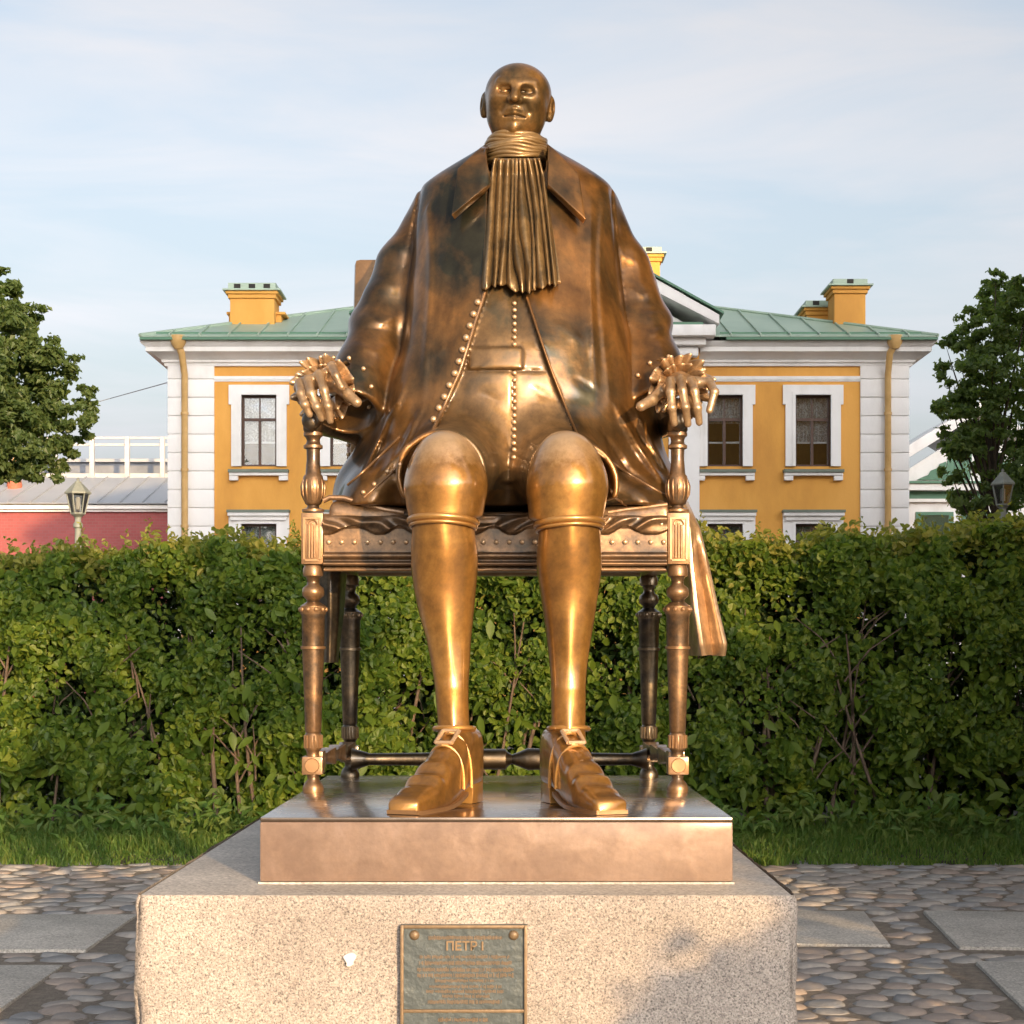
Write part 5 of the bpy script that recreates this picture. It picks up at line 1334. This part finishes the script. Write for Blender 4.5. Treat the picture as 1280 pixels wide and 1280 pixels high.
    m.box((xl-.35, gy, ze+.051), (U(474)-.6, gy+.06, ze+.26)); m.box((U(872)+.6, gy, ze+.051), (xr+.35, gy+.06, ze+.26)); m.build('gutter', M['green_edge'], t)
    # hipped roof of separate sheets with standing seams
    yr = YH + dep/2; zr = W(365, yr) - .1; x0, x1 = xl-.66, xr+.66; hip = yr - ye
    def zroof(y): return ze + .06 + (zr-ze-.06)*(y-ye)/(yr-ye)
    n = 27; xs_ = np.linspace(x0, x1, n+1)
    for i in range(n):
        a, b = xs_[i]+.012, xs_[i+1]-.012
        poly = [(a, ye), (b, ye)]
        yb_ = min(yr, ye + (x1-b)); ya_ = min(yr, ye + (a-x0)); yb2 = min(yb_, ye+(b-x0)); ya2 = min(ya_, ye+(x1-a))
        poly += [(b, max(ye+.01, yb2)), (a, max(ye+.01, ya2))]
        m = MB(); m.loft([[(x, y, zroof(y)) for x, y in poly], [(x, y, zroof(y)+.03) for x, y in poly]])
        L = poly[3]
        m.loft([[(a-.03, ye, zroof(ye)+.031), (a+.02, ye, zroof(ye)+.031), (a+.02, ye, zroof(ye)+.09), (a-.03, ye, zroof(ye)+.09)], [(a-.03, L[1], zroof(L[1])+.031), (a+.02, L[1], zroof(L[1])+.031), (a+.02, L[1], zroof(L[1])+.09), (a-.03, L[1], zroof(L[1])+.09)]])
        m.build('roof_sheet', M['green_roof'], t, smooth=False)
    m = MB(); zz_ = lambda: 0
    yk = yr + (yr-ye)
    m.add([(x0, ye, ze+.06), (x0+hip, yr, zr), (x0, yk, ze+.06), (x1, ye, ze+.06), (x1-hip, yr, zr), (x1, yk, ze+.06)], [(0, 1, 2), (3, 5, 4), (2, 1, 4, 5)]); m.build('roof', M['green_roof'], t, smooth=False)
    m = MB(); m.tube([(x0, ye, ze+.1), (x0+hip, yr, zr+.06), (x1-hip, yr, zr+.06), (x1, ye, ze+.1)], .06, 6); m.build('ridge_cap', M['green_roof'], t)
    # pediment over the middle bay
    yp = yb - .75; pl, pr = U(446, yp), U(895, yp); zpb, zpt = W(419, yp), W(405, yp); pk = (pl+pr)/2; zpk = W(288, yp)
    m = MB(); m.box((pl, yp+.02, zpb), (pr, YH+1.5, zpt-.002)); m.box((pl+.25, yp+.3, zpb-.22), (pr-.25, YH+1.2, zpb-.002)); m.box((pl+.45, yp+.5, zpb-.5), (pr-.45, YH+1, zpb-.222)); m.build('pediment_cornice', M['white'], t, bevel=.03)
    m = MB(); th = .55
    for sg, e in ((1, pl), (-1, pr)):
        m.loft([[(e-sg*.1, yp, zpt), (e-sg*.1, yr-2, zpt), (pk, yr-2, zpk), (pk, yp, zpk)], [(e-sg*.1, yp, zpt+th*.5), (e-sg*.1, yr-2, zpt+th*.5), (pk, yr-2, zpk+th), (pk, yp, zpk+th)]])
    m.build('raking_cornice', M['white'], t, bevel=.02)
    m = MB()
    for sg, e in ((1, pl), (-1, pr)):
        m.loft([[(e-sg*.22, yp-.08, zpt+th*.5+.004), (e-sg*.22, yr-2, zpt+th*.5+.004), (pk, yr-2, zpk+th+.004), (pk, yp-.08, zpk+th+.004)], [(e-sg*.22, yp-.08, zpt+th*.5+.07), (e-sg*.22, yr-2, zpt+th*.5+.07), (pk, yr-2, zpk+th+.07), (pk, yp-.08, zpk+th+.07)]])
    m.build('gable_roof', M['green_edge'], t)
    m = MB(); m.prism([(pl+.6, zpt), (pr-.6, zpt), (pk, zpk-.05)], 1, yp+.6, yp+.8); m.build('tympanum', M['white'], t)
    m = MB(); m.box((pl+.35, yp+.15, zpt), (pr-.35, yp+.58, zpt+.09)); m.build('pediment_flashing', M['green_edge'], t)
    # windows
    for i, c in enumerate(holes):
        for fl, (za, zb_) in enumerate(((z2a, z2b), (z1a, z1b))):
            sy = YH + .13; fw = .065
            m = MB()
            m.box((c-ow, sy, za), (c-ow+fw, sy+.09, zb_)); m.box((c+ow-fw, sy, za), (c+ow, sy+.09, zb_)); m.box((c-ow+fw, sy, za), (c+ow-fw, sy+.09, za+fw)); m.box((c-ow+fw, sy, zb_-fw), (c+ow-fw, sy+.09, zb_))
            zt_ = za + (zb_-za)*.665
            m.box((c-ow+fw, sy-.01, zt_-.04), (c+ow-fw, sy+.09, zt_+.04)); m.box((c-.04, sy-.005, za+fw), (c+.04, sy+.088, zt_-.041)); m.box((c-.02, sy+.02, zt_+.041), (c+.02, sy+.08, zb_-fw))
            w = m.build('window', M['sash'], t, smooth=False)
            for (a, b, lo_, hi_) in ((c-ow+fw, c-.04, za+fw, zt_-.04), (c+.04, c+ow-fw, za+fw, zt_-.04), (c-ow+fw, c-.02, zt_+.04, zb_-fw), (c+.02, c+ow-fw, zt_+.04, zb_-fw)):
                m = MB(); m.box((a+.001, sy+.04, lo_+.001), (b-.001, sy+.05, hi_-.001)); m.build('pane', M['glass'], w, smooth=False)
            zc = za + (zb_-za)*(.36 if i != 2 else .62)
            m = MB(); nfold = 26
            m.loft([[(c-ow+.03+(2*ow-.06)*k/nfold, sy+.22+.03*math.sin(k*1.9), z) for k in range(nfold+1)] for z in (zc, zb_-.03)], caps=False, closed=False); m.build('curtain', M['curtain'], w)
            m = MB(); m.box((c-ow+fw, sy+.12, za+(zb_-za)*.335), (c+ow-fw, sy+.15, za+(zb_-za)*.36)); m.build('inner_rail', M['white'], w)
            # casing with ears, sill or head
            tw = 12.5*K; m = MB()
            m.box((c-ow-tw, YH-.09, za), (c-ow, YH+.12, zb_+tw)); m.box((c+ow, YH-.09, za), (c+ow+tw, YH+.12, zb_+tw)); m.box((c-ow+.001, YH-.09, zb_), (c+ow-.001, YH+.12, zb_+tw-.001))
            e = 3.2*K; ze_ = zb_-.28 if fl == 0 else zb_-.4
            for sg in (-1, 1): 
                xa_ = c + sg*(ow+tw+.001); xb_ = c + sg*(ow+tw+e); m.box((min(xa_, xb_), YH-.09, ze_), (max(xa_, xb_), YH-.003, zb_+tw-.002))
            m.box((c-ow-.10, YH-.115, za+.002), (c-ow-.002, YH-.0905, zb_+.10)); m.box((c+ow+.002, YH-.115, za+.002), (c+ow+.10, YH-.0905, zb_+.10)); m.box((c-ow-.001, YH-.115, zb_+.002), (c+ow+.001, YH-.0905, zb_+.10))
            m.build('casing', M['white'], t, smooth=False)
            if fl == 0:
                m = MB(); m.box((c-37.5*K, YH-.26, W(591)), (c+37.5*K, YH-.002, W(587.5))); m.build('window_sill', M['sill_metal'], t)
                m = MB(); m.box((c-36.5*K, YH-.2, W(595)), (c+36.5*K, YH-.002, W(591)-.002))
                for sg in (-1, 1): m.box((c+sg*31*K-.13, YH-.17, W(601)), (c+sg*31*K+.13, YH-.002, W(595)-.002))
                m.build('sill_bracket', M['white'], t, bevel=.01)
            else:
                m = MB(); m.box((c-39*K, YH-.3, W(641)), (c+39*K, YH-.002, W(638))); m.build('window_head', M['sill_metal'], t)
                m = MB(); m.box((c-38*K, YH-.26, W(645.5)), (c+38*K, YH-.002, W(641)-.002)); m.box((c-35*K, YH-.18, W(651)), (c+35*K, YH-.002, W(645.5)-.002)); m.build('head_moulding', M['white'], t, bevel=.01)
    # drainpipes with hoppers
    for px in (232.5, 1108):
        sg = -1 if px < 600 else 1
        m = MB(); x = U(px); y = YH - .22
        m.tube([(x-.1*sg*-1, ye+.2, W(436)), (x-.02, ye+.3, W(446)), (x, y, W(470)), (x, y, .3)], [.11, .1, .095, .095], 10)
        m.lathe(x+.1*sg, ye+.2, [(.12, W(441)), (.22, W(434)), (.26, W(428)), (.26, W(425))], 12)
        for z in (W(520), W(590), W(660)): m.lathe(x, y, [(.115, z), (.115, z+.08)], 12)
        m.build('drainpipe', M['pipe'], t, sharp=50)
    # chimneys
    def chimney(pa, pb, pt, pbot, y, cap, holes_=3, collar=None):
        xa, xb = U(pa, y), U(pb, y); d = 1.1
        m = MB(); m.box((xa, y, W(pbot, y)-1.5), (xb, y+d, W(pt+9, y))); m.box((xa-.06, y-.06, W(pt+9, y)+.001), (xb+.06, y+d+.06, W(pt+4, y))); m.box((xa-.12, y-.12, W(pt+4, y)+.001), (xb+.12, y+d+.12, W(pt, y)))
        c = m.build('chimney', M['yellow'], t, bevel=.02)
        m = MB(); m.box((xa-.2, y-.2, W(pt, y)+.002), (xb+.2, y+d+.2, W(pt-2, y))); m.box((xa-.05, y-.05, W(pt-2, y)+.001), (xb+.05, y+d+.05, W(pt-cap, y))); m.build('chimney_cap', M['green_roof'], c)
        n = holes_
        for k in range(n):
            m = MB()
            xc = xa + (xb-xa)*(k+.5)/n if n > 1 else (xa+xb)/2
            m.box((xc-.1, y-.056, W(pt-3, y)), (xc+.1, y-.0505, W(pt-3, y)+.14)); m.build('flue_opening', M['room'], c)
        if collar:
            m = MB(); m.box((xa-.1, y+.4, W(collar+4, y)-.8), (xb+.16, y+d+.9, W(collar+3, y))); m.box((xa-.16, y+.34, W(collar+3, y)+.001), (xb+.28, y+d+1, W(collar, y))); m.build('chimney_shoulder', M['yellow'], c)
    chimney(287.5, 343, 364, 410, 53.4, 10, 3, collar=387)
    chimney(1043, 1082, 358, 405, 53.4, 9, 1)
    chimney(1009, 1052, 385, 398, 55.2, 9, 2)
    chimney(770, 825, 318, 372, 58.0, 9, 2)
house()

# ---------------------------------------------------------------- red brick building with railing, pale building
def red_building():
    Y = 75.0; k = Y/F
    u = lambda px, y=Y: (px-640)*y/F; w = lambda py, y=Y: EYE + (HOR-py)*y/F
    t = thing('red_brick_building', 'long low red brick building with a grey sheet roof and white roof railing', 'building', (u(60), Y+6, 0))
    xa, xb = u(-1100), u(330)
    m = MB(); m.box((xa, Y, -.1), (xb, Y+14, w(637))); m.build('wall', M['brick'], t, smooth=False)
    m = MB(); m.box((xa-.3, Y-.35, w(637)+.003), (xb+.3, Y+.2, w(632))); m.box((xa-.1, Y-.18, w(640)), (xb+.1, Y-.003, w(637)-.003)); m.build('cornice', M['white'], t)
    yt = Y + 5.5; zt = w(598, yt); ze = w(631)
    sm = MB(); wd = .95; sl = math.hypot(yt-Y+.5, zt-ze)
    an = math.atan2(zt-ze, yt-Y+.5)
    sm.box((0, 0, 0), (wd-.03, sl, .04)); sm.box((-.03, 0, .0), (0, sl, .12)); me = sm.mesh('roof_sheet', smooth=False); me.materials.append(M['grey_roof'])
    x = xa
    while x < xb: inst('roof_sheet', me, (x, Y-.5, ze), t, Matrix.Rotation(an, 3, 'X')); x += wd
    m = MB(); m.box((xa, yt, w(600, yt)-3), (xb, Y+14, zt-.02)); m.build('flat_roof', M['grey_dark'], t)
    # raised rooflight behind the railing
    yb = Y + 9; m = MB(); m.box((xa, yb, zt-.1), (xb, yb+3, w(578, yb))); m.build('rooflight', M['grey_dark'], t)
    m = MB(); m.box((xa, yb-.2, w(578, yb)+.002), (xb, yb+3.2, w(574, yb))); m.build('rooflight_cap', M['grey_roof'], t)
    rl = MB(); yr = yt + .5; zt2 = w(547, yr)
    for py in (547.5, 556): rl.box((xa, yr-.05, w(py, yr)-.05), (xb, yr+.05, w(py, yr)+.05))
    rl.box((xa, yr-.05, w(595, yr)-.08), (xb, yr+.05, w(593, yr)+.04)); rl.build('rail', M['rail_paint'], t)
    pm = MB(); pm.box((-.10, -.10, 0), (.10, .10, zt2-zt+.3)); pme = pm.mesh('railing_post'); pme.materials.append(M['rail_paint'])
    for px in (-380, -330, -280, -230, -180, -130, -80, -30, 25, 70, 116, 160, 204, 250): inst('railing_post', pme, (u(px, yr), yr-.12, zt-.3), t)
    # red chimney stub
    yc = Y + 3; m = MB(); c = (u(18, yc), yc)
    r = 9.5*yc/F
    m.lathe(c[0], c[1], [(r, w(622, yc)), (r, w(606, yc)), (r*.9, w(600, yc)), (r*.95, w(588, yc)), (r, w(585, yc))], 14); st = m.build('chimney', M['red_paint'], t, sharp=40)
    m = MB(); m.lathe(c[0], c[1], [(r*1.08, w(585, yc)), (r*1.08, w(583.5, yc)), (r*.75, w(579, yc)), (r*.25, w(574, yc)), (.05, w(572, yc)), (.04, w(552, yc))], 14); m.build('chimney_cap', M['pipe'], st, sharp=40)
    m = MB(); m.tube([P(138, 498, 74)+np.array((-14, 3, -3.2)), P(138, 498, 74), P(210, 478, 60)], .018, 5)
    tag(m.build('overhead_wire', M['grey_dark']), 'thin wire running from the left corner of the yellow house', 'wire')
red_building()

def pale_building():
    Y = 70.0; u = lambda px, y=Y: (px-640)*y/F; w = lambda py, y=Y: EYE + (HOR-py)*y/F
    t = thing('pale_building', 'pale building with green painted gable trim partly hidden behind the right tree', 'building', (u(1230), Y+4, 0))
    xa, xb = u(1110), u(1330); xm = (xa+xb)/2
    m = MB(); m.box((xa, Y, -.1), (xb, Y+10, w(628))); m.build('wall', M['white'], t)
    m = MB(); m.box((xa-.2, Y-.2, w(628)+.003), (xb+.2, Y+.2, w(624))); m.box((xa-.5, Y-.5, w(614)), (xb+.5, Y+.3, w(606))); m.build('cornice', M['white'], t)
    m = MB(); m.box((xa-.1, Y-.05, w(624)+.003), (xb+.1, Y+.25, w(614)-.003)); m.box((xa-.6, Y-.6, w(606)+.003), (xb+.6, Y+.3, w(603))); m.build('green_band', M['green_edge'], t)
    pk = w(520); zb = w(603)
    m = MB(); m.prism([(xa, zb), (xb, zb), (xm, pk-.4)], 1, Y+.05, Y+.3); m.build('gable_wall', M['white'], t)
    m = MB()
    for k in range(9):
        x = xa + (xm-xa)*(k+1)/10; zt = zb + (pk-zb)*(k+1)/10 - .75
        if zt > zb + .15: m.prism([(x-.25, zb+.1), (x+.12, zb+.1), (x+.22, zt), (x-.05, zt-.1)], 1, Y-.02, Y+.048)
        x = 2*xm - x
        if zt > zb + .15: m.prism([(x-.12, zb+.1), (x+.25, zb+.1), (x+.05, zt-.1), (x-.22, zt)], 1, Y-.02, Y+.048)
    m.build('gable_ornament', M['green_edge'], t)
    m = MB()
    for sg, e in ((1, xa), (-1, xb)):
        m.loft([[(e-sg*.8, Y-.6, zb+.0), (e-sg*.8, Y+9, zb), (xm, Y+9, pk), (xm, Y-.6, pk)], [(e-sg*.8, Y-.6, zb+.5), (e-sg*.8, Y+9, zb+.5), (xm, Y+9, pk+.5), (xm, Y-.6, pk+.5)]])
    m.build('roof', M['white'], t, bevel=.03)
    for px in (1168, 1225):
        m = MB(); m.box((u(px)-.75, Y-.06, w(700)), (u(px)+.75, Y-.003, w(640))); f = m.build('window', M['green_edge'], t)
        m = MB(); m.box((u(px)-.55, Y-.09, w(698)), (u(px)+.55, Y-.062, w(644))); m.build('pane', M['glass'], f)
pale_building()

# ---------------------------------------------------------------- street lamps
def lamp(px, top, y, label):
    x = P(px, 0, y)[0]; z1 = P(0, top, y)[2]; s = y/F; z = lambda d: z1 - d*s
    t = thing('street_lamp', label, 'street lamp', (x, y, 0), 'lantern street lamps behind the hedge')
    m = MB(); m.lathe(x, y, [(.16, 0), (.16, .5), (.12, .55), (.10, .9), (5.2*s, z(170)), (4*s, z(64)), (6*s, z(62)), (6*s, z(58)), (4*s, z(55)), (4.2*s, z(50)), (7*s, z(47.5))], 14); m.build('pole', M['iron'], t, sharp=40)
    m = MB(); n = 6; rot = .3
    def ring(r, zz): return [(x+r*s*math.cos(2*math.pi*k/n+rot), y+r*s*math.sin(2*math.pi*k/n+rot), zz) for k in range(n)]
    b, tp = ring(8.5, z(45)), ring(14, z(20))
    for k in range(n): m.tube([b[k], tp[k]], .9*s, 5)
    for rr in (b, tp): m.tube(rr + [rr[0]], 1.1*s, 5)
    m.loft([ring(8.5, z(46.5)), ring(8.5, z(45))]); fr = m.build('lantern_frame', M['iron'], t, sharp=40)
    for k in range(n):
        q = [b[k], b[(k+1) % n], tp[(k+1) % n], tp[k]]
        obj('lantern_pane', mesh_np('lantern_pane', q, [(0, 1, 2, 3)], smooth=False), M['lantern_glass'], fr)
    m = MB(); m.lathe(x, y, [(2, z(44)), (3*s, z(40)), (3.2*s, z(26)), (1.5*s, z(24))][1:], 10); m.build('bulb', M['white'], t)
    m = MB(); m.loft([ring(16.5, z(20.5)), ring(16.5, z(18.5)), ring(12, z(14)), ring(5.5, z(7))]); m.lathe(x, y, [(5*s, z(7)), (4*s, z(5)), (1.6*s, z(4)), (2*s, z(2)), (.4*s, z(0))], 10); m.build('lantern_cap', M['iron'], t, sharp=40)
lamp(97.5, 597, 26, 'grey green lantern street lamp in front of the red brick wall')
lamp(1253.5, 586, 24, 'grey green lantern street lamp in front of the tall tree on the right')

# ---------------------------------------------------------------- outside the picture: far lindens, and things added to shade hedge, house and block
def side_building():  # invented unseen building, sized and placed to keep sun off house and right hedge
    t = thing('shade_building', 'long ochre building with rows of windows, added unseen to shade the house', 'building', (20, 8, 0))
    x0, x1, y0, y1, h = 7.5, 56.0, 3.0, 7.0, 20.2
    m = MB(); m.box((x0, y0, -.1), (x1, y1+8, h)); m.build('wall', M['yellow'], t)
    m = MB(); m.box((x0-.5, y0-.5, h), (x1+.5, y1+8.5, h+.6)); m.build('cornice', M['white'], t)
    m = MB(); m.loft([[(x0-.6, y0-.6, h+.6), (x1+.6, y0-.6, h+.6), (x1+.6, y1+8.6, h+.6), (x0-.6, y1+8.6, h+.6)], [(x0+5, y0+5.4, h+3), (x1-5, y0+5.4, h+3), (x1-5, y1+2.4, h+3), (x0+5, y1+2.4, h+3)]]); m.build('roof', M['green_roof'], t)
    w = MB(); w.box((-.55, -.06, 0), (.55, 0, 2.3)); wm = w.mesh('window'); wm.materials.append(M['sash'])
    for r in range(4):
        for k in range(14): inst('window', wm, (x0+2.2+k*3.3, y0, 1.6+r*4.0), t)
        for k in range(3): inst('window', wm, (x0, y0+2+k*3.4, 1.6+r*4.0), t, Matrix.Rotation(R(-90), 3, 'Z'))
side_building()
tree('shade_tree', 'slim tree added out of view to shade the left of the hedge', (2.9, 2.2, 0), [((2.65, 2.2, 4.45), .55), ((3.1, 2.3, 4.5), .62), ((2.2, 2.2, 4.5), .5), ((1.75, 2.2, 4.75), .42), ((1.35, 2.2, 4.85), .40), ((.95, 2.2, 4.72), .38), ((.75, 2.2, 4.95), .36), ((1.1, 2.2, 5.15), .4), ((2.4, 2.2, 4.02), .42), ((3.0, 2.2, 3.95), .46), ((1.98, 2.2, 4.12), .3), ((3.5, 2.2, 3.9), .42), ((3.5, 2.2, 4.3), .5), ((2.8, 2.2, 5.2), .5)], 17000, .11, .06)  # unseen tree, its crown shaped to throw shade on the left hedge
tree('shade_bush', 'dense tall bush added out of view to shade the hedge and cobbles', (6.3, 4.6, 0), [((5.6, 4.6, 1.0), .8), ((5.5, 4.6, 2.6), .8), ((6.4, 4.6, 1.2), .95), ((6.5, 4.8, 2.9), .95), ((6.9, 4.5, 1.6), .8), ((6.9, 4.4, 3.5), .75), ((5.7, 4.6, 3.6), .6), ((4.7, 4.7, .7), .65), ((3.9, 4.8, .55), .6), ((3.3, 4.9, .45), .5)], 21000, .15, .1)  # unseen bush added to block sun from the right hedge and paving
tree('shade_shrub', 'small round shrub added out of view to shade the granite block', (3.05, -.6, 0), [((2.83, -.6, 1.42), .62), ((3.0, -.6, .7), .6), ((3.4, -.5, 1.5), .6), ((3.25, -.6, 1.72), .5)], 17000, .11, .05)  # unseen shrub added to cast the rounded shadow on the granite front
for i, (x, y, h) in enumerate(((-14, -17, 10), (-5, -26, 13), (2, -33, 14), (-22, -9, 11), (-19, -30, 14))):
    tree('linden_tree', ['broad linden across the square, nearest of the far row', 'linden across the square beside the path', 'tallest linden at the end of the square', 'linden at the left edge of the square', 'linden in the far left corner of the square'][i], (x, y, 0),
         [((x+RNG.normal(0, h*.16), y+RNG.normal(0, h*.16), h*(.45+.5*RNG.random())), h*RNG.uniform(.14, .22)) for _ in range(9)], 6000, .38, .25, 'lindens across the square')
